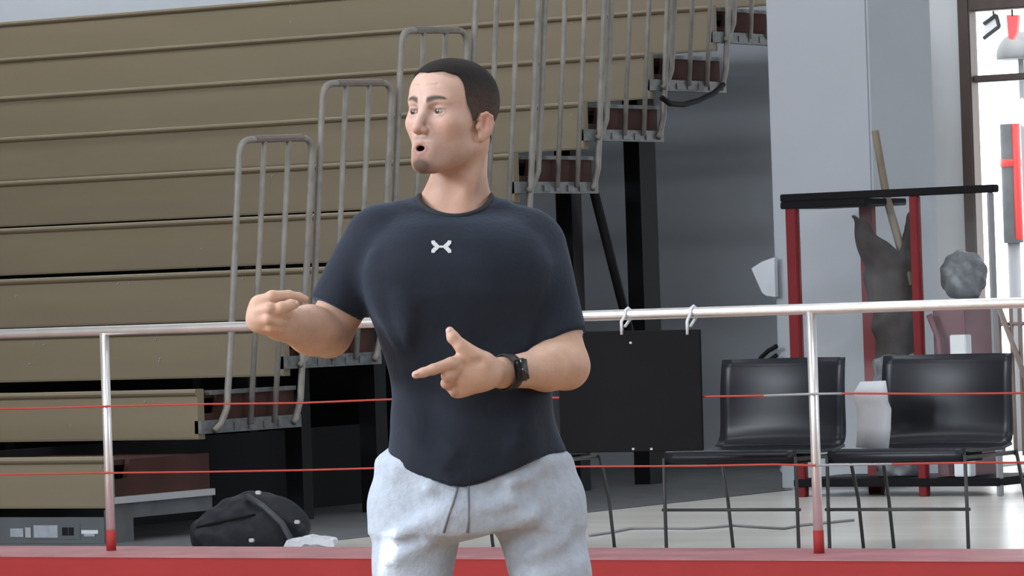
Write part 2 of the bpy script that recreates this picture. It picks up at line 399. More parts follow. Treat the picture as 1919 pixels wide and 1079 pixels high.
# guard rails on the open end, one per row from the second up
def pY(px_, py_): return on_x(px_, py_, X0+0.03)
ra = [pY(425, 765), pY(449, 262), pY(586, 258), pY(560, 745)]
y2, z2 = row(2)
base_z = z2-0.165
BLo, TLo, TRo, BRo = [Vector((X0+0.03, p.y-y2, p.z-z2)) for p in ra]
BLo.z = BRo.z = base_z-z2
def guard_meshes():
    bm = bmesh.new()
    foot = [BLo+Vector((0, -0.10, -0.030)), BLo+Vector((0, -0.05, 0.0)), BLo+Vector((0, 0.0, 0.07))]
    add_tube(bm, foot+[BLo+(TLo-BLo)*t for t in (0.3, 0.6)]+arc_corner(BLo, TLo, TRo, 0.085)+arc_corner(TLo, TRo, BRo, 0.085)
             + [BRo+(TRo-BRo)*t for t in (0.6, 0.3)]+[BRo+(TRo-BRo)*0.07, BRo+Vector((0, -0.03, -0.0)), BRo+Vector((0, -0.05, -0.02))], 0.0165, 8)
    me = bpy.data.meshes.new('guard_rail'); bmesh.ops.recalc_face_normals(bm, faces=bm.faces); bm.to_mesh(me); bm.free()
    me.polygons.foreach_set('use_smooth', [True]*len(me.polygons)); me.materials.append(MT['rail'])
    bars = []
    for t in (1/3, 2/3):
        bm = bmesh.new(); a = BLo.lerp(BRo, t); b = TLo.lerp(TRo, t)
        add_tube(bm, [a+Vector((0, -0.01, -0.01)), a.lerp(b, .5), b], 0.0135, 8)
        m2 = bpy.data.meshes.new('bar'); bmesh.ops.recalc_face_normals(bm, faces=bm.faces); bm.to_mesh(m2); bm.free()
        m2.polygons.foreach_set('use_smooth', [True]*len(m2.polygons)); m2.materials.append(MT['rail']); bars.append(m2)
    bm = bmesh.new(); add_tube(bm, [TLo+(TRo-TLo)*t+Vector((0, 0, 0.002)) for t in (0.2, 0.5, 0.85)], 0.0185, 8)
    m3 = bpy.data.meshes.new('worn_top'); bmesh.ops.recalc_face_normals(bm, faces=bm.faces); bm.to_mesh(m3); bm.free(); m3.materials.append(MT['railtop'])
    return me, bars, m3
gme, gbars, gtop = guard_meshes()
for i in range(2, NROW+1):
    y, z = row(i)
    g = bpy.data.objects.new('guard_rail', gme); C.objects.link(g); g.location = (0, y, z); rel(g, bl)
    for bme in gbars+[gtop]:
        b = bpy.data.objects.new(bme.name.split('.')[0], bme); C.objects.link(b); b.parent = g
# under-structure: posts and braces below the open end
def zdeck(y): return ZB+RB*((y-YB)/DB)-0.2
for px_, py_, wd in ((1203, 420, 0.085), (1068, 450, 0.05), (700, 800, 0.05), (880, 700, 0.05), (560, 860, 0.04)):
    p = on_x(px_, py_, X0-0.25)
    rel(box('support_post', (X0-0.30, X0-0.20, p.y-wd, p.y+wd, ZF, zdeck(p.y)-0.02), 'black'), bl)
a = on_x(1112, 365, X0-0.12); b = on_x(1178, 615, X0-0.12); c_ = b+(b-a)*0.9
rel(tube('brace', [a+Vector((0, -.01, .06)), b, c_], 0.026, 'black'), bl)
for k in range(6):   # deeper frames inside
    xx = X0-1.6-k*1.9
    for y in (YB+1.2, YB+3.2, YB+5.2): rel(box('support_post', (xx-0.04, xx+0.04, y-0.04, y+0.04, ZF, zdeck(y)-0.02), 'black'), bl)
rel(box('rear_shade_sheet', (XL, X0-3.0, WY-0.3, WY-0.28, ZF, row(9)[1]), 'black'), bl)  # black sheet added to deepen the shade under the bleachers
rel(box('side_shade_sheet', (X0-0.9, X0-0.88, YB+0.3, YB+3.3, ZF, ZB+0.02), 'black'), bl)  # another added black sheet, standing in for shade at the open end
# black cable sagging under the upper steps
pts = [on_x(px_, py_, X0+0.09) for px_, py_ in ((1240, 183), (1255, 194), (1280, 196), (1310, 188), (1338, 174), (1356, 158))]
tag(tube('cable', pts, 0.015, 'black', n=8), 'black cable sagging below the upper bleacher steps', 'cable')

# ================================================================== RAILING
rl = tag(empty('railing', (0, RAILY, KZ)), 'polished metal pipe railing on posts with red-painted feet', 'railing')
ZR = KZ+0.93
def bar(name, a, b, r, material, parent=None, n=14): return tube(name, [a, Vector(a).lerp(Vector(b), .5), b], r, material, parent, n)
rel(bar('top_rail', (-20, RAILY, ZR-0.02), (2, RAILY, ZR-0.02), 0.0205, 'chrome'), rl)
xp = [-11.524, -8.167]; sp = xp[1]-xp[0]
for x in (xp[0]-2*sp, xp[0]-sp, xp[0], xp[1], xp[1]+sp, xp[1]+2*sp):
    po = rel(bar('post', (x, RAILY, KZ), (x, RAILY, ZR-0.03), 0.019, 'chrome'), rl)
    sl_ = bar('red_foot', (x, RAILY, KZ), (x, RAILY, KZ+0.085), 0.0205, 'red', po)
# red cords strung between the posts
def cord(name, label, pys, segs):
    pts = []
    for px_, py_ in segs: pts.append(on_y(px_, py_, RAILY-0.024))
    o = tag(tube(name, pts, 0.0040, 'cord', n=6), label, 'cord', 'red cords along the railing')
    return o, pts
c1, _ = cord('cord', 'upper red cord strung along the railing posts', None, [(-60, 767), (60, 765), (200, 761), (380, 757), (560, 755), (735, 748), (900, 745), (1100, 745), (1316, 743), (1440, 741), (1522, 738), (1600, 737), (1760, 738), (1960, 736)])
c2, _ = cord('cord', 'lower red cord strung along the railing posts', None, [(-60, 890), (60, 888), (200, 886), (380, 884), (560, 881), (705, 877), (900, 875), (1080, 874), (1300, 873), (1450, 870), (1522, 872), (1680, 869), (1800, 867), (1960, 866)])
tube('tape', [on_y(px_, py_, RAILY-0.0245) for px_, py_ in ((1432, 741.2), (1522, 738), (1578, 737.2))], 0.0046, 'cordgrey', c1, 6)
tube('tape', [on_y(px_, py_, RAILY-0.0245) for px_, py_ in ((1530, 871.8), (1600, 870.3), (1672, 869.2))], 0.0046, 'cordgrey', c2, 6)

# hanging black board
YH = RAILY-0.047
tl = on_y(1044, 622, YH); tr = on_y(1311, 617, YH); br = on_y(1317, 844, YH); blo = on_y(1050, 849, YH)
hb = empty('hanging_board', (tl.lerp(tr, .5).x, YH, br.z)); tag(hb, 'black board hung from the railing by two white ties', 'board')
bm = bmesh.new(); add_hex(bm, [blo, br, br+Vector((0, .012, 0)), blo+Vector((0, .012, 0)), tl, tr, tr+Vector((0, .012, 0)), tl+Vector((0, .012, 0))])
bmesh.ops.bevel(bm, geom=bm.edges[:], offset=0.003, segments=1, affect='EDGES')
rel(from_bm('panel', bm, 'board'), hb)
for px_ in (1165, 1288):
    p = on_y(px_, 617, YH-0.004); q = Vector((p.x, RAILY, ZR-0.02))
    rx = 0.0255
    loop = [p+Vector((0, 0, -0.02)), p+Vector((0, 0.0, 0.03)), Vector((p.x, RAILY-rx, q.z-0.005)), Vector((p.x, RAILY-rx*.7, q.z+rx*.7)), Vector((p.x, RAILY, q.z+rx)), Vector((p.x, RAILY+rx*.8, q.z+rx*.6)), Vector((p.x, RAILY+rx, q.z-0.01)), Vector((p.x, YH+0.02, p.z+0.01))]
    rel(tube('tie', loop, 0.006, 'white', n=6), hb)
for px_, py_ in ((1182, 642), (1187, 841), (1221, 841)):
    p = on_y(px_, py_, YH-0.002)
    rel(box('stud', (p.x-0.005, p.x+0.005, YH-0.004, YH+0.002, p.z-0.004, p.z+0.004), 'alu'), hb)

# ================================================================== CHAIRS
def make_chair():
    root = empty('side_chair')
    W, D, SH, BT = 0.60, 0.52, 0.40, 0.765
    # shell: swept section (y,z) with curved width; front = -y
    def shell(sec, name, wfun, thick, curve):
        bm = bmesh.new(); nx = 14; G = []
        for s, (y, z) in enumerate(sec):
            r_ = []
            for k in range(nx+1):
                u = -1+2*k/nx; x = u*wfun(s/(len(sec)-1))/2
                r_.append(bm.verts.new((x, y-curve(s/(len(sec)-1))*(u*u), z)))
            G.append(r_)
        for a, b in zip(G, G[1:]):
            for k in range(nx): bm.faces.new((a[k], a[k+1], b[k+1], b[k]))
        o = from_bm(name, bm, 'chair', root, True)
        md = o.modifiers.new('thickness', 'SOLIDIFY'); md.thickness = thick; md.offset = 0
        return o
    back = [(0.135, SH+0.015), (0.150, SH+0.022), (0.172, SH+0.035), (0.190, SH+0.060), (0.200, SH+0.10), (0.207, SH+0.15), (0.214, SH+0.21), (0.224, SH+0.27), (0.238, SH+0.33), (0.252, BT)]
    shell(back, 'backrest', lambda t: 0.585-0.02*t, 0.010, lambda t: 0.055*t+0.005)
    seat = [(-0.262, SH-0.035), (-0.268, SH-0.012), (-0.262, SH+0.006), (-0.24, SH+0.012), (-0.10, SH+0.002), (0.05, SH+0.002), (0.14, SH+0.016)]
    shell(seat, 'seat', lambda t: 0.60-0.012*t, 0.012, lambda t: -0.01)
    for s in (-1, 1):
        tube('leg', [(s*0.302, -D/2, 0), (s*0.302, -D/2, SH*.5), (s*0.300, -D/2, SH-0.01)], 0.0075, 'rod', root, 8)
        tube('leg', [(s*0.302, D/2, 0), (s*0.302, D/2-0.03, SH*.5), (s*0.297, D/2-0.085, SH-0.01)], 0.0075, 'rod', root, 8)
        tube('seat_rail', [(s*0.285, -D/2, SH-0.02), (s*0.285, D/2-0.085, SH-0.02)], 0.009, 'rod', root, 8)
    tube('stretcher', [(-0.315, -D/2, SH*.46), (0, -D/2, SH*.46), (0.315, -D/2, SH*.46)], 0.0065, 'rod', root, 8)
    box('seat_bracket', (-0.20, 0.20, -0.12, 0.10, SH-0.045, SH-0.012), 'black', root, 0.008)
    return root
CHY = RAILY+0.62
chairs = []
proto = make_chair()
for k, (pxa, pxb, py_) in enumerate(((1243, 1497, 0), (1549, 1815, 0), (790, 1020, 0))):
    a = on_y(pxa, 940, CHY).x; b = on_y(pxb, 940, CHY).x
    o = proto if k == 0 else copy_tree(proto)
    o.location = ((a+b)/2, CHY+0.26, ZF); o.scale = (1, 1, 1); chairs.append(o)
tag(chairs[0], 'black plastic chair with thin rod legs standing directly behind the right railing post', 'chair', 'black chairs behind the railing')
tag(chairs[1], 'black plastic chair with thin rod legs at the right edge below the clear-panelled stand', 'chair', 'black chairs behind the railing')
tag(chairs[2], 'black plastic chair mostly hidden behind the man and the hanging board', 'chair', 'black chairs behind the railing')
# pale folded towel standing on the second chair's seat
ty = CHY+0.20
sec = [((1604, 838), (1664, 841), 0.0), ((1607, 800), (1668, 803), 0.012), ((1606, 765), (1669, 766), 0.02), ((1601, 752), (1663, 752), 0.012), ((1600, 735), (1662, 735), 0.0), ((1612, 715), (1659, 713), 0.018), ((1610, 718), (1657, 716), 0.05), ((1608, 760), (1655, 760), 0.06)]
bm = bmesh.new(); prev = None
for a, b, dy in sec:
    A_, B_ = on_y(*a, ty+dy), on_y(*b, ty+dy)
    r_ = [bm.verts.new(A_.lerp(B_, t)+Vector((0, 0.006*math.sin(t*7), 0))) for t in (0, .25, .5, .75, 1)]
    if prev:
        for k in range(4): bm.faces.new((prev[k], prev[k+1], r_[k+1], r_[k]))
    prev = r_
tw = from_bm('towel', bm, 'paper', None, True); md = tw.modifiers.new('t', 'SOLIDIFY'); md.thickness = 0.006
tag(tw, 'folded white towel propped between the two black chairs', 'towel')

# ================================================================== BACKPACK, PAPER
pc = on_y(470, 1000, RAILY+0.75); pc.z = ZF
def pk(p):
    d = sd_ell(p, (0.02, 0, 0.11), (0.20, 0.13, 0.15))
    d = smin(d, sd_ell(p, (-0.12, -0.02, 0.08), (0.14, 0.12, 0.11)), 0.05)
    d = smin(d, sd_ell(p, (0.14, 0.0, 0.10), (0.12, 0.11, 0.10)), 0.05)
    d = smin(d, sd_cap(p, (0.0, -0.08, 0.20), (-0.2, -0.10, 0.09), 0.035, 0.03), 0.03)
    d = smin(d, sd_cap(p, (0.10, -0.09, 0.17), (0.24, -0.06, 0.09), 0.028, 0.025), 0.02)
    d = smax(d, -sd_cap(p, (-0.24, -0.15, 0.115), (0.06, -0.17, 0.155), 0.022, 0.025), 0.02)
    d = smax(d, -sd_cap(p, (-0.2, -0.16, 0.04), (0.06, -0.17, 0.07), 0.018, 0.02), 0.02)
    d += 0.006*np.sin(p[:, 0]*45+p[:, 2]*30)*np.sin(p[:, 1]*38+p[:, 2]*22)
    return smax(d, -p[:, 2], 0.01)
V, Q = surface(pk, (-0.34, -0.24, -0.02), (0.34, 0.2, 0.34), 0.008)
bp = empty('backpack', pc, 0.35); tag(bp, 'black nylon backpack slumped on the floor behind the railing', 'backpack')
mesh_np('pack_body', V, Q, 'pack', bp)
tube('shoulder_strap', [(0.02, -0.10, 0.245), (0.10, -0.13, 0.20), (0.18, -0.14, 0.13), (0.22, -0.13, 0.05), (0.2, -0.13, 0.015)], 0.014, 'packmesh', bp, 8)
tube('zip', [(-0.20, -0.125, 0.118), (-0.1, -0.14, 0.14), (0.0, -0.135, 0.158), (0.06, -0.12, 0.165)], 0.006, 'black', bp, 6)
for q in ((0.235, -0.09, 0.13), (0.08, -0.13, 0.26), (0.05, -0.15, 0.06)):
    box('buckle', (q[0]-0.012, q[0]+0.012, q[1]-0.012, q[1], q[2]-0.008, q[2]+0.008), 'alu', bp, 0.003)
pp = on_y(585, 1015, RAILY+0.60); pp.z = ZF
bm = bmesh.new()
g = [[bm.verts.new((-0.10+0.2*i/8, -0.06+0.12*j/5, 0.02+0.022*abs(math.sin(i*1.7+j))+0.018*(1-abs(i-4)/4))) for j in range(6)] for i in range(9)]
for i in range(8):
    for j in range(5): bm.faces.new((g[i][j], g[i+1][j], g[i+1][j+1], g[i][j+1]))
wp = from_bm('crumpled_paper', bm, 'paper'); wp.location = pp-Vector((0, 0, 0.003)); wp.rotation_euler = (0, 0, 0.5)
wp.modifiers.new('t', 'SOLIDIFY').thickness = 0.03
tag(wp, 'crumpled white paper lying beside the black backpack', 'paper')

fc = [on_z(x, y, ZF+0.006) for x, y in ((1105, 1003), (1140, 998), (1180, 990), (1240, 989), (1300, 990), (1345, 987), (1375, 984), (1430, 988), (1470, 990), (1500, 984), (1560, 978), (1600, 974))]
tag(tube('floor_cable', fc, 0.006, 'greypost', n=6), 'thin grey cable lying across the beige floor under the chairs', 'cable')
ps = on_z(1473, 889, ZF); ps.y = min(ps.y, WY-0.25)
bm = bmesh.new(); bmesh.ops.create_icosphere(bm, subdivisions=2, radius=0.034)
for v in bm.verts: v.co *= 0.8+0.4*random.random(); v.co.z = max(v.co.z, -0.024)
sc_ = from_bm('paper_scrap', bm, 'paper'); sc_.location = (ps.x, ps.y, ZF+0.028)
tag(sc_, 'small crumpled white scrap on the dark floor behind the chairs', 'paper')

# ================================================================== CLEAR-PANELLED STAND BY THE PILLAR
SY = 19.35
def sx_(px_): return on_y(px_, 500, SY).x
st = empty('panel_stand', (sx_(1670), SY, ZF)); tag(st, 'black-topped stand with red posts and smudged clear panels in front of the pillar', 'stand')
zt = on_y(1660, 362, SY).z; xa = on_y(1467, 375, SY).x; xb = on_y(1867, 355, SY).x
rel(box('top_bar', (xa, xb, SY-0.03, SY+0.03, zt-0.020, zt+0.018), 'board', bevel=0.004), st)
xc = on_y(1627, 380, SY).x
rel(box('top_shelf', (xa, xc, SY-0.03, SY+0.40, zt-0.056, zt-0.0205), 'board', bevel=0.004), st)
for px_, wd, mt_ in ((1489, 0.030, 'redpost'), (1719, 0.022, 'redpost'), (1861, 0.010, 'greypost')):
    x = on_y(px_, 520, SY).x
    rel(box('post', (x-wd, x+wd, SY-0.022, SY+0.022, ZF, zt-0.02), mt_, bevel=0.004), st)
p = on_y(1633, 600, SY+0.36)
rel(box('post', (p.x-0.036, p.x+0.036, SY+0.33, SY+0.38, ZF, zt-0.05), 'redpost', bevel=0.004), st)
x1_, x2_, x3_ = [on_y(q, 520, SY).x for q in (1489, 1719, 1861)]
rel(box('clear_panel', (x1_+0.032, x2_-0.024, SY-0.004, SY+0.004, ZF+0.10, zt-0.05), 'clear'), st)
rel(box('clear_panel', (x2_+0.024, x3_-0.012, SY-0.004, SY+0.004, ZF+0.10, zt-0.022), 'clear'), st)
rel(box('base_shelf', (x1_-0.03, x3_+0.012, SY-0.03, SY+0.50, ZF+0.05, ZF+0.09), 'board', bevel=0.004), st)
a_ = on_y(1741, 590, SY+0.03); b_ = on_y(1775, 672, SY+0.03)
# brown sack with a stick in it
sb_ = on_y(1670, 700, SY+0.22); ZS = ZF+0.095
s_top = on_y(1670, 400, SY+0.22).z-ZS
def sk_(p):
    z = p[:, 2]/s_top
    hw = np.interp(z, [0, .2, .45, .65, .8, 1.0], [.115, .115, .11, .12, .14, .165]); hd = np.interp(z, [0, .2, .5, 1], [.11, .12, .11, .10])
    cx = np.interp(z, [0, .45, .65, .8, 1], [.035, .035, .03, .015, -.008]); X = p[:, 0]
    q = np.sqrt(((X-cx)/hw)**2+(p[:, 1]/hd)**2); d = (q-1)*np.minimum(hw, hd)
    d = np.maximum(d, -p[:, 2]); d = np.maximum(d, p[:, 2]-s_top)
    vz = s_top*(0.84+np.where(X < .055, (.055-X)/.2*.16, (X-.055)/.06*.16))          # V-shaped open mouth
    d = smax(d, (p[:, 2]-vz)*0.6, 0.01)
    d += 0.012*np.sin(p[:, 0]*40+4*np.sin(p[:, 2]*12))*np.clip(1.1-z*.6, 0, 1)
    return d
V, Q = surface(sk_, (-0.22, -0.17, -0.02), (0.22, 0.17, s_top+0.02), 0.011)
sk2 = empty('sack', (sb_.x, sb_.y, ZS), YAW); tag(sk2, 'dark brown open sack standing behind the clear panels', 'sack')
mesh_np('sack_body', V, Q, 'sack', sk2)
vl = V[V[:, 2] < s_top*0.47]
def low_(p):
    z = p[:, 2]/s_top
    q = np.sqrt(((p[:, 0]-.035)/.125)**2+(p[:, 1]/.13)**2); d = (q-1)*.125
    d = np.maximum(d, -p[:, 2]); d = smax(d, p[:, 2]-s_top*0.46, 0.02)
    return d+0.01*np.sin(p[:, 0]*50+p[:, 2]*35)*np.sin(p[:, 2]*40)
V, Q = surface(low_, (-0.2, -0.18, -0.02), (0.2, 0.18, s_top*.5), 0.011)
mesh_np('plastic_wrap', V, Q, 'junk', sk2)
p1 = on_y(1640, 245, SY+0.20); p2 = on_y(1662, 372, SY+0.21); p3 = on_y(1692, 480, SY+0.22); p4 = p3+(p3-p2)*0.5
tag(tube('stick', [p1, p1.lerp(p2, .5), p2, p2.lerp(p3, .5), p3, p4], [0.019, 0.020, 0.021, 0.022, 0.022, 0.022], 'wood', n=10), 'worn wooden stick poking up out of the brown sack', 'stick')
# dark rounded bundle and boxes on the right of the stand
def place(px_, py_, dy): return on_y(px_, py_, SY+dy)
bc = place(1808, 515, 0.24)
boxz = place(1808, 560, 0.24).z
tag(box('storage_box', (place(1776, 600, .24).x, place(1838, 600, .24).x, SY+0.08, SY+0.42, ZS, boxz-0.005), 'maroon', bevel=0.006), 'maroon box under the dark round bundle in the clear stand', 'box')
def bun(p):
    d = sd_ell(p, (0, 0, 0.115), (0.115, 0.12, 0.125))
    d = smax(d, -sd_cap(p, (-0.14, -0.14, 0.05), (0.10, -0.16, 0.19), 0.05, 0.05), 0.02)
    d += 0.008*np.sin(p[:, 0]*70)*np.sin(p[:, 2]*60+p[:, 1]*40)
    return smax(d, -p[:, 2], 0.01)
V, Q = surface(bun, (-0.16, -0.17, -0.02), (0.16, 0.17, 0.28), 0.009)
bo = mesh_np('round_bundle', V, Q, 'junk'); bo.location = ((place(1776, 600, .24).x+place(1838, 600, .24).x)/2, SY+0.25, boxz)
tag(bo, 'dark mottled round bundle resting on the maroon box', 'bundle')
q = place(1800, 650, 0.02)
tag(box('carton', (place(1785, 650, .04).x, place(1815, 650, .04).x, SY+0.012, SY+0.075, ZS, place(1800, 627, .04).z), 'white', bevel=0.004), 'small white carton in front of the maroon box', 'carton')
lean = tube('dark_rod', [a_, a_.lerp(b_, .5), Vector((b_.x+0.01, SY+0.03, ZS+0.01))], 0.016, 'maroon', n=8); tag(lean, 'thin dark rod leaning behind the red post of the stand', 'rod')
# white sheet and strap loop at the pillar's left edge
SHY = PY-0.06
sh = [on_y(*q, SHY) for q in ((1408, 503), (1428, 490), (1451, 482), (1453, 556), (1436, 554), (1428, 548))]
bm = bmesh.new(); f = bm.faces.new([bm.verts.new(v) for v in sh])
r_ = bmesh.ops.extrude_face_region(bm, geom=[f]); bmesh.ops.translate(bm, vec=(0, 0.03, 0), verts=[e for e in r_['geom'] if isinstance(e, bmesh.types.BMVert)])
tag(from_bm('paper_sheet', bm, 'paper'), 'white paper sheet sticking out past the left edge of the pillar', 'paper')
lp = [on_y(*q, SHY) for q in ((1456, 648), (1440, 657), (1426, 670), (1421, 680), (1428, 682), (1442, 675), (1456, 665))]
tag(tube('strap', lp, 0.012, 'black', n=8), 'black strap loop hanging at the left edge of the pillar', 'strap')
# outside the doorway
struct(box('floor_outside', (-24, 6, WY+0.3, WY+30, ZF-0.3, ZF-0.02), 'lot'), 'bright concrete outside the doorway')
OY = WY+2.0
def oy(px_, py_): return on_y(px_, py_, OY)
bg_ = empty('punch_bag', (oy(1900, 400).x, OY, ZF-0.02)); tag(bg_, 'red and black upright bag on a stand outside the doorway', 'bag')
za, zb_ = oy(1900, 455).z, oy(1900, 232).z; xr = oy(1898, 400).x
def cyl(name, x, y, z0, z1, r, material, parent, n=18): return rel(tube(name, [(x, y, z0), (x, y, (z0+z1)/2), (x, y, z1)], r, material, n=n), parent)
cyl('bag_body', xr, OY, za, zb_, 0.062, 'mat', bg_)
cyl('red_panel', xr+0.055, OY-0.03, za+0.02, zb_-0.0, 0.026, 'bagred', bg_)
cyl('strap_band', xr, OY, oy(1900, 312).z, oy(1900, 298).z, 0.068, 'bagred', bg_)
cyl('stand_pole', xr, OY, ZF-0.02, za, 0.04, 'greypost', bg_)
gt = empty('gate', (oy(1890, 600).x, OY-0.6, ZF-0.02)); tag(gt, 'thin barred metal gate outside the doorway', 'gate')
GY = OY-0.6
zg = on_y(1890, 562, GY).z
for px_ in (1862, 1873, 1896, 1912, 1930, 1950):
    x = on_y(px_, 620, GY).x; rel(tube('bar', [(x, GY, ZF-0.02), (x, GY, zg)], 0.014, 'doorframe', n=8), gt)
x0g, x1g = on_y(1858, 620, GY).x, on_y(1955, 620, GY).x
for py_ in (566, 607): z = on_y(1890, py_, GY).z; rel(tube('rail', [(x0g, GY, z), (x1g, GY, z)], 0.012, 'doorframe', n=8), gt)
rel(tube('brace', [on_y(1868, 565, GY-0.02), on_y(1915, 690, GY-0.02), on_y(1940, 760, GY-0.02)], 0.018, 'doorframe', n=8), gt)
# things seen through the pane above the transom: a hanging sign and a red banner outside
hs = oy(1868, 75)
HY = WY+0.9
def hy(px_, py_): return on_y(px_, py_, HY)
bm = bmesh.new()
c4 = [hy(*q) for q in ((1845, 45), (1868, 28), (1874, 50), (1845, 72))]
add_hex(bm, c4+[v+Vector((0, .03, 0)) for v in c4])
sg = empty('hanging_sign', (hy(1858, 50).x, HY, hy(1858, 72).z)); tag(sg, 'tilted grey sign hanging outside above the doorway', 'sign')
rel(from_bm('plate', bm, 'alu'), sg)
for q0, q1 in (((1845, 45), (1868, 28)), ((1868, 28), (1874, 50)), ((1874, 50), (1845, 72))):
    rel(tube('edge', [hy(*q0)+Vector((0, -.01, 0)), hy(*q1)+Vector((0, -.01, 0))], 0.012, 'black', n=6), sg)
rel(tube('hanger', [hy(1862, 33), Vector((hy(1862, 33).x, HY, ztop+0.5))], 0.006, 'black', n=6), sg)
bm = bmesh.new()
c5 = [hy(*q) for q in ((1886, 28), (1908, 28), (1905, 60), (1898, 75), (1890, 72), (1888, 55))]
f = bm.faces.new([bm.verts.new(v) for v in c5]); r_ = bmesh.ops.extrude_face_region(bm, geom=[f]); bmesh.ops.translate(bm, vec=(0, 0.03, 0), verts=[e for e in r_['geom'] if isinstance(e, bmesh.types.BMVert)])
bn = empty('banner', (hy(1897, 50).x, HY, hy(1897, 75).z)); tag(bn, 'faded red banner hanging outside behind the pane above the door', 'banner')
rel(from_bm('cloth', bm, 'bagred'), bn)
rel(tube('hanger', [hy(1897, 30), Vector((hy(1897, 30).x, HY, ztop+0.5))], 0.006, 'black', n=6), bn)
def umb(p): return smax(sd_ell(p, (0, 0, 0), (0.16, 0.16, 0.16)), -(p[:, 2]+0.02), 0.01)
V, Q = surface(umb, (-0.2, -0.2, -0.1), (0.2, 0.2, 0.2), 0.014)
pu = on_y(1913, 105, OY+1.2)
um = empty('parasol', (pu.x, pu.y, ZF-0.02)); tag(um, 'dark dome-topped parasol outside the doorway', 'parasol')
c_o = mesh_np('canopy', V, Q, 'mat', um); c_o.location = (0, 0, pu.z-ZF+0.02)
tube('pole', [(0, 0, 0), (0, 0, pu.z-ZF+0.1)], 0.02, 'greypost', um, 8)

# ================================================================== THE MAN
MD = 8.8
ex = np.array([math.cos(YAW), math.sin(YAW), 0]); ey = np.array([-math.sin(YAW), math.cos(YAW), 0])
def mw(px_, py_, dy=0.0):
    d = ray(px_, py_); return CAM + d*((MD+dy)/(d@ey))
O_ = mw(870, 1000); O_[2] = 0.0
def M(px_, py_, dy=0.0):
    p = mw(px_, py_, dy)-O_; return np.array([p@ex, p@ey, p[2]], np.float32)
man = empty('person', Vector(O_), YAW)
tag(man, 'man in charcoal t-shirt and light grey sweatpants gesturing with both hands', 'person')

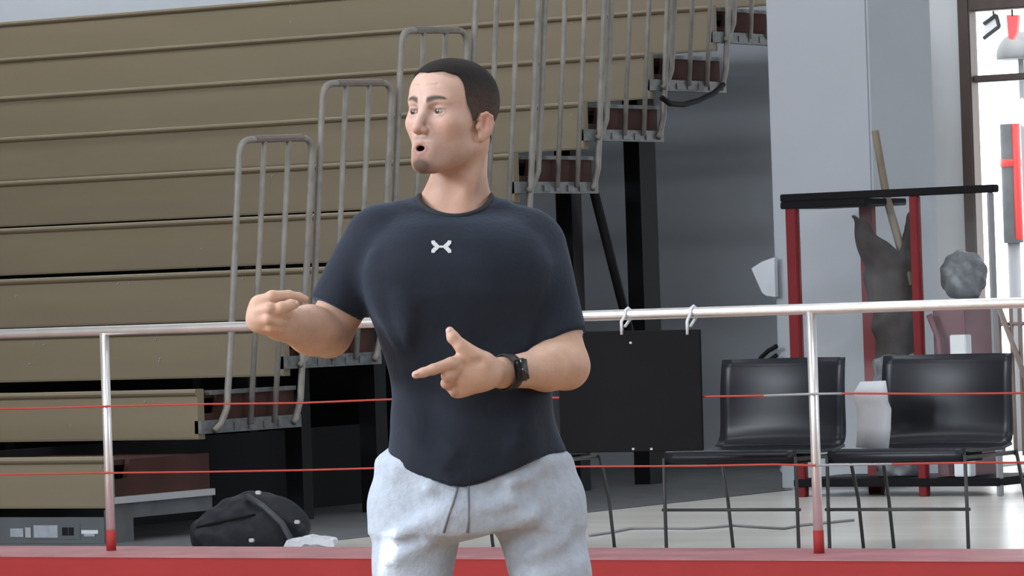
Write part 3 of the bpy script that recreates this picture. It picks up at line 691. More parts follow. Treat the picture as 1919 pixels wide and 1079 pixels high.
# ---- head frame
HC = M(849, 219, 0.0); HS = 0.985
HR = rotm(math.radians(-5), 0, 0); HR = rotm(0, 0, math.radians(-38)) @ HR      # chin slightly lifted, face turned to image left
HR = rotm(0, math.radians(2), 0) @ HR
def to_head(p): return ((p-HC)@HR)/HS          # rows: inverse rotation of an orthonormal matrix
def head_world(q): return (np.asarray(q, np.float32)*HS)@HR.T + HC
def head_sdf(q):
    ax = np.abs(q[:, 0:1]); s = np.concatenate([ax, q[:, 1:]], 1)                # mirrored copy
    d = sd_ell(q, (0, 0.010, 0.034), (0.0765, 0.097, 0.080))
    d = smin(d, sd_ell(q, (0, -0.038, 0.042), (0.067, 0.057, 0.055)), 0.03)
    d = smin(d, sd_ell(q, (0, -0.034, -0.030), (0.0655, 0.060, 0.078)), 0.03)
    d = smin(d, sd_cap(s, (0.050, 0.006, -0.058), (0.020, -0.068, -0.100), 0.020, 0.019), 0.025)
    d = smin(d, sd_ell(q, (0, -0.076, -0.104), (0.024, 0.019, 0.018)), 0.018)
    d = smin(d, sd_ell(s, (0.0445, -0.059, -0.020), (0.019, 0.020, 0.016)), 0.025)
    d = smin(d, sd_cap(s, (0.010, -0.090, 0.020), (0.044, -0.074, 0.024), 0.008, 0.007), 0.014)
    d = smin(d, sd_ell(q, (0, -0.082, -0.074), (0.028, 0.018, 0.026)), 0.02)      # muzzle
    d = smax(d, -sd_ell(s, (0.032, -0.096, 0.001), (0.017, 0.014, 0.0105)), 0.012)  # sockets
    d = smin(d, sd_ell(s, (0.0315, -0.0765, 0.0010), (0.0158, 0.0142, 0.0138)), 0.005)   # lids round the ball
    d = smax(d, -sd_ell(s, (0.0312, -0.0930, -0.0004), (0.0128, 0.0170, 0.0040), rotm(0, math.radians(4), 0)), 0.0015)   # almond slit
    # nose
    d = smin(d, sd_cap(q, (0, -0.088, 0.012), (0, -0.109, -0.032), 0.0080, 0.0105), 0.012)
    d = smin(d, sd_ell(q, (0, -0.110, -0.036), (0.0098, 0.0100, 0.0090)), 0.006)
    d = smin(d, sd_ell(s, (0.0108, -0.100, -0.0395), (0.0064, 0.0100, 0.0068)), 0.005)
    d = smax(d, -sd_ell(s, (0.0065, -0.107, -0.0465), (0.0035, 0.005, 0.004)), 0.003)
    # open, rounded mouth
    d = smin(d, sd_cap(s, (0.0, -0.0975, -0.0635), (0.0200, -0.0875, -0.0700), 0.0052, 0.0030), 0.005)
    d = smin(d, sd_cap(s, (0.0, -0.0955, -0.0870), (0.0170, -0.0870, -0.0785), 0.0064, 0.0035), 0.006)
    d = smax(d, -sd_ell(q, (0, -0.098, -0.0752), (0.0108, 0.026, 0.0056)), 0.003)
    d = smax(d, -sd_cap(q, (0, -0.108, -0.050), (0, -0.104, -0.058), 0.0025, 0.003), 0.004)   # philtrum
    # forehead creases
    for zz, w_ in ((0.052, 0.030), (0.062, 0.026)):
        d = smax(d, -sd_cap(s, (0, -0.0985+0.02*(zz-0.05), zz), (w_, -0.0905, zz+0.001), 0.0012, 0.0008), 0.004)
    # ears
    er = rotm(0, 0, math.radians(-20)); ez = -0.018; xo = -0.003
    def E(x, y, z): return (x+xo, (y-0.02)*0.92+0.002, z*0.87+ez)
    e = sd_ell(s, E(0.083, 0.022, -0.004), (0.0065, 0.0172, 0.0270), er)
    e = smax(e, -sd_ell(s, E(0.0905, 0.018, 0.003), (0.0090, 0.0106, 0.0165), er), 0.003)
    rim = [E(0.079, 0.004, 0.010), E(0.081, 0.010, 0.022), E(0.0855, 0.022, 0.0275), E(0.0895, 0.034, 0.021), E(0.0905, 0.0385, 0.006), E(0.0885, 0.035, -0.010), E(0.0845, 0.027, -0.024)]
    for a_, b_ in zip(rim, rim[1:]): e = smin(e, sd_cap(s, a_, b_, 0.0036, 0.0036), 0.003)
    e = smin(e, sd_cap(s, E(0.088, 0.026, 0.014), E(0.087, 0.026, -0.012), 0.0028, 0.0030), 0.003)
    e = smin(e, sd_ell(s, E(0.080, 0.016, -0.030), (0.0055, 0.0085, 0.0095)), 0.006)
    e = smin(e, sd_ell(s, E(0.079, 0.004, -0.006), (0.0045, 0.005, 0.0075)), 0.004)
    d = smin(d, e, 0.005)
    return d
NB = M(853, 420, 0.035); NT = head_world((0, 0.035, -0.045))
def neck_sdf(p):
    d = sd_cap(p, NT, NB, 0.051, 0.060)
    d = smin(d, sd_cap(p, head_world((0.055, 0.03, -0.040)), M(862, 415, -0.030), 0.013, 0.011), 0.03)   # neck muscle
    d = smin(d, sd_cap(p, M(868, 372, 0.05), M(912, 398, 0.05), 0.040, 0.026), 0.04)
    d = smin(d, sd_cap(p, M(838, 372, 0.05), M(792, 402, 0.05), 0.040, 0.026), 0.04)
    d = smin(d, sd_ell(p, M(851, 440, 0.0), (0.085, 0.072, 0.055)), 0.04)
    return d
def hn(p):
    q = to_head(p); d = head_sdf(q)*HS
    d = smin(d, neck_sdf(p), 0.022)
    return d
lo = np.minimum(HC-0.15, M(760, 455, -0.14)); hi = np.maximum(HC+0.15, M(950, 430, 0.16))
Vh, Qh = surface(hn, lo, hi, 0.0023)

SK = np.array([0.60, 0.395, 0.305]); 
def gs(q, c, r): return np.exp(-(((q-np.asarray(c))/np.asarray(r))**2).sum(1))[:, None]
def head_tone(V):
    q = to_head(V.astype(np.float32)).astype(np.float64); s = q.copy(); s[:, 0] = np.abs(s[:, 0])
    t = np.tile(SK, (len(V), 1))
    def mix(t, c, k): return t*(1-k)+np.asarray(c)*k
    face = gs(q, (0, -0.09, -0.005), (0.07, 0.07, 0.09))
    t = mix(t, (0.57, 0.385, 0.325), face*0.8)
    t = mix(t, (0.58, 0.26, 0.21), gs(s, (0.04, -0.075, -0.03), (0.024, 0.03, 0.02))*0.25)          # cheeks
    t = mix(t, (0.56, 0.24, 0.20), gs(q, (0, -0.118, -0.036), (0.014, 0.014, 0.012))*0.35)
    t = mix(t, (0.60, 0.22, 0.18), gs(s, (0.085, 0.006, -0.008), (0.014, 0.022, 0.03))*0.45)          # ears
    t = mix(t, (0.49, 0.285, 0.205), np.clip((-0.105-q[:, 2])/0.03, 0, 1)[:, None]*0.8)          # shade under the chin and warm bounce painted into the neck
    # stubble
    st_ = np.clip(gs(s, (0.035, -0.06, -0.088), (0.045, 0.055, 0.026)), 0, 1)
    t = mix(t, (0.28, 0.175, 0.135), st_*0.55)
    t = mix(t, (0.050, 0.029, 0.022), np.clip(gs(q, (0, -0.088, -0.109), (0.024, 0.03, 0.0145))*1.7, 0, 1)*0.85)    # goatee
    t = mix(t, (0.16, 0.10, 0.085), gs(s, (0.012, -0.10, -0.053), (0.018, 0.02, 0.005))*0.55)
    # lips, mouth
    lip = np.maximum(gs(s, (0.006, -0.097, -0.0650), (0.0150, 0.02, 0.0040)), gs(s, (0.005, -0.095, -0.0870), (0.0135, 0.02, 0.0052)))
    el = np.sqrt((q[:, 0]/0.0205)**2+((q[:, 2]+0.0760)/(0.0128+0.0016*np.sign(-q[:, 2]-0.076)))**2)[:, None]
    lip = np.maximum(lip, np.clip((1.06-el)/0.16, 0, 1)*(q[:, 1] < -0.06)[:, None])
    t = mix(t, (0.31, 0.140, 0.122), np.clip(lip, 0, 1)*0.72)
    inm = ((q[:, 0]/0.0116)**2+((q[:, 2]+0.0752)/0.0063)**2 < 1) & (q[:, 1] < -0.03) & (q[:, 1] > -0.0955)
    t[inm] = (0.02, 0.008, 0.008)
    # brows
    u = s[:, 0]; zb2 = 0.0205+0.0065*np.sin(np.clip((u-0.010)/0.044, 0, 1)*2.7)
    wb = 0.0062*np.clip(1.15-(u-0.012)/0.05, 0.3, 1)
    br_ = np.exp(-((q[:, 2]-zb2)/wb)**4)*np.clip((u-0.009)/0.004, 0, 1)*np.clip((0.052-u)/0.006, 0, 1)*(q[:, 1] < -0.05)
    t = mix(t, (0.032, 0.022, 0.018), br_[:, None]*0.92)
    # lash line
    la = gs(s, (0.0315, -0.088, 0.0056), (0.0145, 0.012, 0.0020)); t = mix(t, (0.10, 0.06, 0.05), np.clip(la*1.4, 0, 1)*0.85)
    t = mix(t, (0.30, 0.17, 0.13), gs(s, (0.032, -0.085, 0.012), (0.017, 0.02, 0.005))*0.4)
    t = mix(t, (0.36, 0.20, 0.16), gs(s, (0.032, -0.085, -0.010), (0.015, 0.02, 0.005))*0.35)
    # cropped sides shading into skin
    k = hair_region(q); t = mix(t, (0.10, 0.075, 0.062), (np.clip((0.010-k)/0.016, 0, 1)*(np.abs(q[:, 0]) < 0.079)*(q[:, 1] > -0.085))[:, None]*0.85)
    return t
def hair_region(q):
    """< 0 inside the haired part of the scalp"""
    ax = np.abs(q[:, 0]); y = q[:, 1]; z = q[:, 2]
    # hairline height as a function of y (front to back)
    zl = np.interp(y, [-0.12, -0.064, -0.060, -0.056, -0.052, -0.046, -0.038, -0.030, -0.022, -0.016, -0.010, 0.014, 0.022, 0.032, 0.055, 0.12],
                   [0.078, 0.077, 0.074, 0.062, 0.035, 0.018, 0.008, -0.002, -0.014, -0.012, -0.002, 0.000, -0.014, -0.037, -0.060, -0.068])
    top = np.interp(ax, [0, 0.03, 0.05, 0.06], [0.0, 0.004, -0.002, 0.0])
    return (zl+top)-z
def hairf(p):
    q = to_head(p); s = np.concatenate([np.abs(q[:, 0:1]), q[:, 1:]], 1)
    d = sd_ell(q, (0, 0.010, 0.034), (0.0765, 0.097, 0.080))
    d = smin(d, sd_ell(q, (0, -0.038, 0.042), (0.067, 0.057, 0.055)), 0.03)
    d = smin(d, sd_ell(q, (0, -0.034, -0.030), (0.0655, 0.060, 0.078)), 0.03)
    d = smin(d, sd_cap(s, (0.050, 0.006, -0.058), (0.020, -0.068, -0.100), 0.020, 0.019), 0.025)
    d = smin(d*HS, neck_sdf(p), 0.022)
    thick = 0.0018+0.0030*np.clip((q[:, 2]-0.045)/0.05, 0, 1)
    d = d-thick
    return smax(d, hair_region(q)*0.8, 0.005)
Vr, Qr = surface(hairf, HC-0.135, HC+0.135, 0.0026)
qr = to_head(Vr.astype(np.float32)); kf_ = np.clip((qr[:, 2]-0.005)/0.07, 0, 1)[:, None]
mesh_np('hair', Vr, Qr, 'hair', man, (1-kf_)*np.array([0.095, 0.070, 0.058])+kf_*np.array([0.017, 0.0135, 0.0130]))

# eyes: gaze to the left of the picture
for sg_ in (-1, 1):
    bm = bmesh.new(); bmesh.ops.create_uvsphere(bm, u_segments=28, v_segments=20, radius=0.0124)
    me = bpy.data.meshes.new('eye'); bm.to_mesh(me); bm.free()
    vv = np.array([v.co[:] for v in me.vertices]); g_ = np.array([-0.30, -1, 0.0]); g_ /= np.linalg.norm(g_)
    an = np.arccos(np.clip((vv/0.0124)@g_, -1, 1))
    col = np.tile([0.40, 0.36, 0.34], (len(vv), 1)); col[an < 0.60] = (0.06, 0.045, 0.04); col[an < 0.22] = (0.008, 0.008, 0.008)
    at = me.attributes.new('tone', 'FLOAT_COLOR', 'POINT'); at.data.foreach_set('color', np.concatenate([col, np.ones((len(col), 1))], 1).astype(np.float32).ravel())
    me.polygons.foreach_set('use_smooth', [True]*len(me.polygons))
    o = mk('eye', me, man, 'eye')
    o.matrix_local = Matrix.Translation(Vector(head_world((sg_*0.0315, -0.0768, 0.0005)))) @ Matrix([list(map(float, r)) for r in HR]).to_4x4()

# ---- arms and hands (pixel landmarks, third value = metres behind / in front of the body plane)
def chain(p, pts, k=0.006):
    d = None
    for (a, ra), (b, rb) in zip(pts, pts[1:]):
        c = sd_cap(p, a, b, ra, rb); d = c if d is None else smin(d, c, k)
    return d
# his left arm (picture right)
LE = M(1061, 686, -0.055); LW = M(943, 698, -0.19); LS = M(1000, 462, 0.03)
def left_arm(p):
    d = sd_cap(p, LS, LE, 0.056, 0.044)
    mid = LE*0.68+LW*0.32
    d = smin(d, sd_cap(p, LE, mid, 0.042, 0.0425), 0.02)
    d = smin(d, sd_cap(p, mid, LW, 0.0415, 0.0285), 0.02)
    d = smin(d, sd_ell(p, LE*0.8+LW*0.2+np.array([0, 0, 0.008]), (0.05, 0.045, 0.040)), 0.02)
    h = sd_ell(p, M(893, 697, -0.232), (0.048, 0.021, 0.039), rotm(0, math.radians(-4), math.radians(16)))
    h = smin(h, sd_cap(p, LW, M(905, 700, -0.225), 0.027, 0.026), 0.02)
    h = smin(h, sd_ell(p, M(872, 728, -0.222), (0.032, 0.018, 0.016), rotm(0, math.radians(-18), 0)), 0.012)
    h = smin(h, sd_cap(p, M(905, 678, -0.235), M(874, 658, -0.245), 0.018, 0.0150), 0.015)
    thumb = chain(p, [(M(886, 668, -0.243), 0.0160), (M(864, 648, -0.250), 0.0128), (M(849, 632, -0.250), 0.0115), (M(843, 620, -0.248), 0.0085)], 0.006)
    h = smin(h, thumb, 0.010)
    idx_ = chain(p, [(M(862, 676, -0.245), 0.0135), (M(845, 681, -0.262), 0.0120), (M(812, 692, -0.280), 0.0105), (M(793, 698, -0.284), 0.0093), (M(779, 702, -0.286), 0.0078)], 0.004)
    h = smin(h, idx_, 0.008)
    f2 = chain(p, [(M(862, 694, -0.240), 0.0125), (M(838, 704, -0.262), 0.0115), (M(845, 716, -0.238), 0.0100), (M(862, 714, -0.222), 0.009)], 0.003)
    f3 = chain(p, [(M(862, 710, -0.232), 0.0120), (M(836, 718, -0.246), 0.0105), (M(846, 727, -0.224), 0.0095), (M(862, 724, -0.214), 0.009)], 0.003)
    f4 = chain(p, [(M(872, 724, -0.224), 0.0115), (M(850, 731, -0.234), 0.0098), (M(858, 737, -0.216), 0.0085), (M(872, 734, -0.208), 0.008)], 0.003)
    for f_ in (f2, f3, f4): h = smin(h, f_, 0.0035)
    h = smin(h, sd_ell(p, M(856, 690, -0.254), (0.010, 0.008, 0.008)), 0.008)
    # tendons / web shading lines
    h = smax(h, -sd_cap(p, M(900, 676, -0.262), M(872, 684, -0.268), 0.004, 0.003), 0.012)
    return smin(d, h, 0.014)
# his right arm (picture left)
RS = M(706, 452, 0.03); RE = M(614, 624, 0.0); RW = M(526, 606, -0.185)
def right_arm(p):
    d = sd_cap(p, RS, RE, 0.056, 0.046)
    mid = RE*0.62+RW*0.38
    d = smin(d, sd_cap(p, RE, mid, 0.044, 0.0455), 0.02)
    d = smin(d, sd_cap(p, mid, RW, 0.0445, 0.0315), 0.02)
    d = smin(d, sd_ell(p, M(598, 628, -0.05), (0.048, 0.05, 0.036)), 0.02)
    h = sd_ell(p, M(503, 592, -0.215), (0.040, 0.030, 0.034), rotm(0, math.radians(20), math.radians(-25)))
    h = smin(h, sd_cap(p, RW, M(500, 592, -0.215), 0.030, 0.029), 0.015)
    h = smin(h, sd_cap(p, M(488, 572, -0.215), M(482, 600, -0.215), 0.020, 0.021), 0.015)
    f1 = chain(p, [(M(484, 570, -0.222), 0.0150), (M(510, 556, -0.232), 0.0122), (M(541, 554, -0.222), 0.0105), (M(560, 557, -0.212), 0.0092), (M(572, 560, -0.206), 0.0072)], 0.004)
    th = chain(p, [(M(505, 590, -0.240), 0.0150), (M(527, 577, -0.250), 0.0120), (M(545, 571, -0.245), 0.0105), (M(553, 570, -0.240), 0.0085)], 0.004)
    f2 = chain(p, [(M(482, 584, -0.225), 0.0135), (M(506, 578, -0.250), 0.0120), (M(528, 586, -0.242), 0.0105), (M(540, 590, -0.230), 0.009)], 0.003)
    f3 = chain(p, [(M(482, 598, -0.222), 0.0130), (M(504, 597, -0.247), 0.0115), (M(522, 602, -0.240), 0.0100), (M(532, 604, -0.228), 0.009)], 0.003)
    f4 = chain(p, [(M(488, 610, -0.215), 0.0120), (M(508, 612, -0.236), 0.0105), (M(522, 614, -0.230), 0.0092), (M(530, 615, -0.220), 0.008)], 0.003)
    for f_, k in ((f1, 0.006), (th, 0.006), (f2, 0.004), (f3, 0.004), (f4, 0.004)): h = smin(h, f_, k)
    return smin(d, h, 0.016)
def bounds(pts, pad):
    P = np.array(pts); return P.min(0)-pad, P.max(0)+pad
lo, hi = bounds([LE, LW, M(1060, 590, -0.03), M(772, 703, -0.29), M(842, 612, -0.25), M(870, 740, -0.2)], 0.065)
Vl, Ql = surface(left_arm, lo, hi, 0.0026)
lo, hi = bounds([RE, RW, M(655, 540, 0.02), M(470, 590, -0.22), M(575, 552, -0.26)], 0.065)
Vg, Qg = surface(right_arm, lo, hi, 0.0026)

# ---- trunk and legs under the clothes
def loft(p, rows, power=2.3):
    r = np.array(rows, np.float32); r = r[r[:, 0].argsort()]
    z = p[:, 2]; cx, cy, a, b = [np.interp(z, r[:, 0], r[:, i]) for i in (1, 2, 3, 4)]
    q = (np.abs((p[:, 0]-cx)/a)**power+np.abs((p[:, 1]-cy)/b)**power)**(1/power)
    d = (q-1)*np.minimum(a, b)*0.9
    return np.maximum(d, np.maximum(r[0, 0]-z, z-r[-1, 0]))
def rows_px(tab, grow=0.0):
    out = []
    for y, xl, xr_, cy, b in tab:
        A_ = M(xl, y); B_ = M(xr_, y); out.append(((A_[2]+B_[2])/2, (A_[0]+B_[0])/2, cy, (B_[0]-A_[0])/2+grow, b+grow))
    return out
TORSO = [(395, 775, 930, 0.035, 0.075), (420, 735, 975, 0.03, 0.098), (450, 705, 1012, 0.022, 0.112), (500, 686, 1038, 0.012, 0.124), (550, 690, 1036, 0.006, 0.130),
         (600, 698, 1030, 0.004, 0.128), (660, 718, 1033, 0.006, 0.124), (740, 735, 1040, 0.004, 0.124), (800, 731, 1049, 0.0, 0.128), (850, 722, 1062, 0.0, 0.132), (915, 716, 1070, 0.0, 0.134)]
HIPS = [(800, 760, 1022, 0.005, 0.100), (838, 735, 1040, 0.005, 0.112), (856, 710, 1064, 0.005, 0.126), (900, 706, 1074, 0.008, 0.128), (950, 701, 1084, 0.012, 0.130), (985, 700, 1088, 0.012, 0.128)]
KN = (M(762, 1245, -0.06), M(1072, 1245, -0.05)); AN = (M(752, 1690, 0.03), M(1092, 1690, 0.04)); HJ = (M(783, 955, 0.01), M(1002, 950, 0.01))
def legs(p, g):
    d = None
    for hj, kn, an in zip(HJ, KN, AN):
        c = sd_cap(p, hj, kn, 0.086+g, 0.060+g); c = smin(c, sd_cap(p, kn, an, 0.058+g, 0.040+g), 0.03)
        d = c if d is None else smin(d, c, 0.012)
    return d
FT = [M(745, 1800, -0.02), M(1098, 1800, -0.02)]
def trunk(p):
    d = loft(p, rows_px(TORSO[:-3], -0.016)); d = smin(d, loft(p, rows_px(HIPS, -0.018)), 0.02)
    d = smin(d, legs(p, -0.012), 0.03)
    d = smin(d, sd_cap(p, RS, M(655, 540, 0.02), 0.052, 0.044), 0.03); d = smin(d, sd_cap(p, LS, M(1054, 620, -0.03), 0.052, 0.042), 0.03)
    return d
lo, hi = bounds([M(580, 380, 0), M(1120, 380, 0), AN[0], AN[1], M(870, 700, -0.13), M(870, 700, 0.15)], 0.06)
Vt, Qt = surface(trunk, lo, hi, 0.012)
parts_ = [(Vh, Qh), (Vl, Ql), (Vg, Qg), (Vt, Qt)]
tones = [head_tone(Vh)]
def arm_tone(V, tips, knuck):
    t = np.tile(SK*np.array([0.99, 0.96, 0.92]), (len(V), 1))
    for c in tips:
        k = np.exp(-(((V-c)/0.012)**2).sum(1))[:, None]; t = t*(1-0.5*k)+np.array([0.66, 0.42, 0.36])*0.5*k
    for c in knuck:
        k = np.exp(-(((V-c)/0.012)**2).sum(1))[:, None]; t = t*(1-0.4*k)+np.array([0.52, 0.23, 0.18])*0.4*k
    return t
tones.append(arm_tone(Vl, [M(779, 702, -0.286), M(843, 618, -0.248)], [M(838, 704, -0.262), M(836, 718, -0.246), M(812, 692, -0.28), M(860, 690, -0.25)]))
tones.append(arm_tone(Vg, [M(568, 559, -0.206), M(553, 570, -0.24)], [M(484, 570, -0.222), M(506, 578, -0.25)]))
tones.append(np.tile(SK, (len(Vt), 1)))
off = 0; VV = []; QQ = []
for v_, q_ in parts_: VV.append(v_); QQ.append(q_+off); off += len(v_)
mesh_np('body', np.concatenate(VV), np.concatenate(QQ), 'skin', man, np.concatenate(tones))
# fingernails
def nail(c, n, u, a, b):
    n = Vector(n).normalized(); u = Vector(u); u = (u-n*u.dot(n)).normalized(); v = n.cross(u)
    bm = bmesh.new(); bmesh.ops.create_uvsphere(bm, u_segments=12, v_segments=8, radius=1)
    mt4 = Matrix.Translation(Vector(c)) @ Matrix((u, v, n)).transposed().to_4x4() @ Matrix.Diagonal((a, b, 0.0018, 1))
    bm.transform(mt4); return from_bm('fingernail', bm, 'nail', man, True)
MT['nail'] = mat('fingernail', (0.66, 0.46, 0.41), 0.3)
nail(M(841, 619, -0.2555), (-0.3, -1, 0.2), M(843, 615)-M(849, 632), 0.0058, 0.0048)
nail(M(779, 699, -0.293), (0, -0.7, 0.75), M(772, 704)-M(800, 695), 0.0062, 0.0042)
nail(M(552, 567, -0.248), (0.1, -0.8, 0.6), (1, 0, 0), 0.0062, 0.0046)

# ---- t-shirt
CC = M(853, 388, 0.02); cfr = M(846, 419, -0.05); cbk = M(853, 352, 0.09)
cw, cdp = 0.0685, 0.074
cn = np.cross(np.array([1, 0, 0.16]), cbk-cfr); cn /= np.linalg.norm(cn)
if cn[2] < 0: cn = -cn
REh = M(626, 581, -0.005); LEh = M(1054, 642, -0.035)
rdir = (REh-RS)/np.linalg.norm(REh-RS); rdir = rdir*0.9+np.array([-0.1, 0, -0.35])*0.3; rdir /= np.linalg.norm(rdir)
ldir = (LEh-LS)/np.linalg.norm(LEh-LS); ldir = ldir+np.array([0.25, 0, 0.0]); ldir /= np.linalg.norm(ldir)
hemtab = np.array([[M(x, y)[0], M(x, y)[2]] for x, y in ((690, 840), (722, 851), (745, 869), (790, 889), (840, 904), (870, 908), (905, 900), (960, 878), (1005, 858), (1035, 849), (1066, 846), (1090, 846))])
FOLDS = [((752, 560, -0.115), (746, 730, -0.115), 0.012), ((768, 575, -0.12), (762, 720, -0.12), 0.010), ((725, 600, -0.09), (745, 700, -0.10), 0.010),
         ((1045, 800, -0.10), (965, 835, -0.125), 0.011), ((1040, 770, -0.10), (975, 800, -0.125), 0.010), ((1050, 825, -0.10), (990, 855, -0.125), 0.010),
        
         ((745, 810, -0.12), (830, 870, -0.135), 0.012), ((760, 770, -0.12), (850, 845, -0.135), 0.010), ((700, 480, -0.08), (712, 580, -0.09), 0.012)]
FO = [(M(*a), M(*b), r) for a, b, r in FOLDS]
def shirtf(p):
    d = loft(p, rows_px(TORSO), 2.25)
    d = smin(d, sd_cap(p, M(855, 405, 0.045), M(722, 441, 0.03), 0.058, 0.061), 0.04)
    d = smin(d, sd_cap(p, M(855, 405, 0.045), M(985, 446, 0.03), 0.058, 0.060), 0.04)
    d = smin(d, sd_ell(p, M(785, 515, -0.055), (0.090, 0.055, 0.080)), 0.08)      # chest
    d = smin(d, sd_ell(p, M(925, 515, -0.055), (0.090, 0.055, 0.080)), 0.08)
    ra_ = sd_cap(p, RS, M(622, 590, 0.0), 0.066, 0.056); la_ = sd_cap(p, LS, M(1056, 660, -0.045), 0.066, 0.0550)
    ra_ = smax(ra_, (p-REh)@rdir, 0.006); la_ = smax(la_, (p-LEh)@ldir, 0.006)
    d = smin(d, ra_, 0.022); d = smin(d, la_, 0.022)
    n = np.sin(p[:, 0]*31+2.1*np.sin(p[:, 2]*13))*np.sin(p[:, 2]*19+1.7*np.sin(p[:, 0]*17+1))
    low = np.clip((M(870, 560)[2]-p[:, 2])/0.25, 0, 1)
    d = d+0.0028*n*(0.5+low)+0.0035*low*np.sin(p[:, 0]*52+p[:, 2]*10+2*np.sin(p[:, 2]*9))*np.clip(np.abs(p[:, 0]-0.02)/0.12, 0.15, 1)
    for a, b, r in FO: d = d-0.0055*np.exp(-(np.maximum(sd_cap(p, a, b, 0, 0), 0)/(r*1.5))**2)
    hz = np.interp(p[:, 0], hemtab[:, 0], hemtab[:, 1])+np.clip(p[:, 1], 0, 1)*0.25
    d = smax(d, hz-p[:, 2], 0.005)
    cyl_ = (np.sqrt(((p[:, 0]-CC[0])/cw)**2+((p[:, 1]-CC[1])/cdp)**2)-1)*cw
    hole = np.maximum(cyl_, -((p-cfr)@cn))
    return smax(d, -hole, 0.004)
lo, hi = bounds([M(560, 340, -0.17), M(1120, 340, 0.18), M(560, 930, -0.17), M(1120, 930, 0.18)], 0.02)
Vs, Qs = surface(shirtf, lo, hi, 0.0055)
shirt = mesh_np('shirt', Vs, Qs, 'shirt', man)
bvh = BVHTree.FromPolygons([Vector(v) for v in Vs.tolist()], Qs.tolist())
# ribbed collar around the neck hole
cp = []
for k in range(48):
    t = 2*math.pi*k/48; x = CC[0]+(cw+0.004)*math.cos(t); y = CC[1]+(cdp+0.004)*math.sin(t)
    h_ = bvh.ray_cast(Vector((x, y, CC[2]+0.3)), Vector((0, 0, -1)))
    cp.append([x, y, h_[0].z if h_[0] else CC[2]])
zs = np.array([c[2] for c in cp])
for _ in range(3): zs = (np.roll(zs, 1)+zs*2+np.roll(zs, -1))/4
cp = [(c[0], c[1], z-0.001) for c, z in zip(cp, zs)]; cp.append(cp[0])
bm = bmesh.new(); add_tube(bm, cp, 0.0062, 8, caps=False); from_bm('collar', bm, 'rib', shirt, True)
# printed chest emblem, laid on the cloth
def on_shirt(px_, py_, lift=0.0012):
    o = Vector(M(px_, py_, -1.0)); t_ = Vector(M(px_, py_, 0.5)); h_ = bvh.ray_cast(o, (t_-o).normalized())
    return h_[0]-(t_-o).normalized()*lift if h_[0] else Vector(M(px_, py_, -0.13))
bm = bmesh.new()
def stroke(path, wds):
    pr = None
    for i, (x, y) in enumerate(path):
        a = path[max(i-1, 0)]; b = path[min(i+1, len(path)-1)]; tx, ty = b[0]-a[0], b[1]-a[1]; L = math.hypot(tx, ty); nx, ny = -ty/L, tx/L
        w_ = wds[i]; v = [bm.verts.new(on_shirt(827+(x+nx*w_*s)*18.5, 462-(y+ny*w_*s)*11.5)) for s in (-1, 1)]
        if pr: bm.faces.new((pr[0], pr[1], v[1], v[0]))
        pr = v
up_ = [(-0.86, 1.0), (-0.78, 0.62), (-0.55, 0.25), (-0.28, 0.0), (0, -0.10), (0.28, 0.0), (0.55, 0.25), (0.78, 0.62), (0.86, 1.0)]
wd_ = [0.16, 0.24, 0.26, 0.16, 0.09, 0.16, 0.26, 0.24, 0.16]
stroke(up_, wd_); stroke([(x, -y) for x, y in up_], wd_)
lg = from_bm('chest_emblem', bm, 'logo', shirt)
lg['label'] = 'small pale interlocking-arc emblem'

# ---- sweatpants
PF = [((712, 930, -0.12), (800, 915, -0.13), 0.012), ((1070, 905, -0.11), (985, 955, -0.13), 0.014), ((1080, 935, -0.10), (1010, 965, -0.13), 0.012), ((1060, 880, -0.12), (960, 905, -0.13), 0.012),
      ((905, 985, -0.11), (1000, 975, -0.12), 0.012), ((880, 960, -0.12), (960, 940, -0.125), 0.010), ((745, 1000, -0.10), (850, 955, -0.12), 0.010), ((730, 1050, -0.09), (800, 1020, -0.10), 0.011),
      ((990, 1040, -0.09), (1070, 1010, -0.09), 0.010), ((1085, 1060, -0.06), (1010, 1085, -0.09), 0.011)]
PFo = [(M(*a), M(*b), r) for a, b, r in PF]
def pantf(p):
    d = loft(p, rows_px(HIPS), 2.2)
    d = smin(d, legs(p, 0.004), 0.035)
    d = smin(d, sd_cap(p, M(726, 866, 0.0), M(750, 884, -0.06), 0.010, 0.008), 0.04)
    d = smin(d, sd_cap(p, M(1052, 866, 0.0), M(1020, 868, -0.075), 0.014, 0.010), 0.03)
    d = smin(d, sd_ell(p, M(866, 960, -0.08), (0.055, 0.05, 0.05)), 0.05)
    for a, b, r in PFo: d = d-0.011*np.exp(-(np.maximum(sd_cap(p, a, b, 0, 0), 0)/(r*1.6))**2)
    n = np.sin(p[:, 0]*27+2*np.sin(p[:, 2]*11))*np.sin(p[:, 2]*23+1.7*np.sin(p[:, 0]*15+1))
    d = d+0.0035*n
    d = smax(d, M(750, 1735)[2]-p[:, 2], 0.01)
    d = smax(d, p[:, 2]-M(870, 812)[2]-0.004*np.sin(p[:, 0]*60), 0.008)
    return d
lo, hi = bounds([M(640, 830, -0.19), M(1170, 830, 0.2), M(640, 1745, -0.19), M(1170, 1745, 0.2)], 0.02)
Vp, Qp = surface(pantf, lo, hi, 0.007)
pants = mesh_np('sweatpants', Vp, Qp, 'sweat', man)
bvp = BVHTree.FromPolygons([Vector(v) for v in Vp.tolist()], Qp.tolist())
def on_pants(px_, py_, lift=0.004):
    o = Vector(M(px_, py_, -1.0)); t_ = Vector(M(px_, py_, 0.5)); h_ = bvp.ray_cast(o, (t_-o).normalized())
    return h_[0]-(t_-o).normalized()*lift if h_[0] else Vector(M(px_, py_, -0.13))
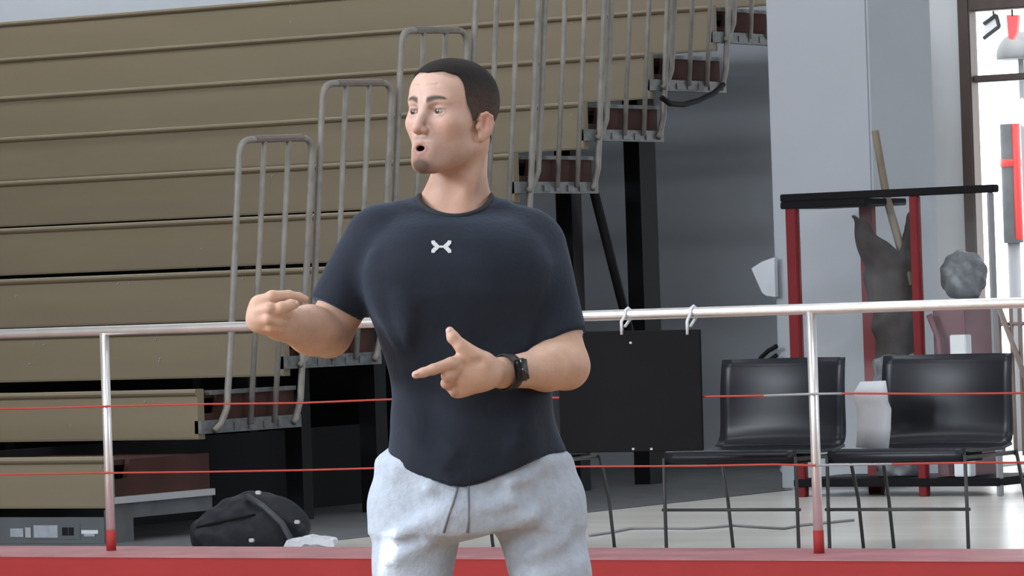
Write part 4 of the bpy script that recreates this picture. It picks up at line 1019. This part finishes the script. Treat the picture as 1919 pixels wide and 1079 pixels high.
for path in (((858, 896), (855, 920), (848, 945), (839, 970), (831, 998)), ((876, 896), (877, 925), (878, 950), (878, 975), (876, 998))):
    tube('drawstring', [on_pants(*q, 0.001) for q in path], 0.0028, 'string', pants, 8)
# ---- wristwatch
wt = empty('wristwatch', (0, 0, 0)); wt.parent = man
WA = np.array(LE-LW); WA /= np.linalg.norm(WA); WC = M(950, 697, -0.190)
cn0 = np.array([0, -1, 0.05]); cn0 = cn0-WA*(cn0@WA); cn0 /= np.linalg.norm(cn0); cv = np.cross(WA, cn0)
bm = bmesh.new()
rings = []
for s in (-0.011, 0.011):
    for rr in (0.0335, 0.0355): rings.append([bm.verts.new(Vector(WC+WA*s+(cn0*math.cos(t)+cv*math.sin(t))*rr)) for t in [2*math.pi*k/32 for k in range(32)]])
for a, b in ((0, 1), (1, 3), (3, 2), (2, 0)):
    for k in range(32): bm.faces.new((rings[a][k], rings[a][(k+1) % 32], rings[b][(k+1) % 32], rings[b][k]))
from_bm('strap', bm, 'watch', wt, True)
def oriented_box(name, c, hx, hy_, hz, material, parent, bevel):
    bm = bmesh.new(); add_box(bm, -hx, hx, -hy_, hy_, -hz, hz)
    bmesh.ops.bevel(bm, geom=bm.edges[:], offset=bevel, segments=3, affect='EDGES')
    m4 = Matrix((Vector(WA), Vector(cv), Vector(cn0))).transposed().to_4x4(); m4.translation = Vector(c); bm.transform(m4)
    return from_bm(name, bm, material, parent, True)
cdir = cn0*0.93-cv*0.0; 
# case sits on the back of the wrist, turned to the camera and a little down
oriented_box('watch_case', WC+cn0*0.0370, 0.0185, 0.0225, 0.0048, 'watch', wt, 0.005)
oriented_box('watch_screen', WC+cn0*0.0415, 0.0160, 0.0200, 0.0012, 'screen', wt, 0.001)
# ---- shoes
for k, (an, sgn) in enumerate(zip(AN, (-1, 1))):
    c = np.array([an[0]+0.01*sgn, an[1]-0.05, 0.0], np.float32)
    def sh_(p):
        q = (p-c)@rotm(0, 0, math.radians(-25*1 if sgn < 0 else 15))
        d = sd_ell(q, (0, -0.045, 0.045), (0.052, 0.14, 0.05)); d = smin(d, sd_cap(q, (0, 0.06, 0.06), (0, 0.05, 0.12), 0.045, 0.042), 0.03)
        return smax(d, -q[:, 2], 0.008)
    V, Q = surface(sh_, c-np.array([0.15, 0.24, 0.02]), c+np.array([0.15, 0.2, 0.2]), 0.008)
    mesh_np('shoe', V, Q, 'shoe', man)
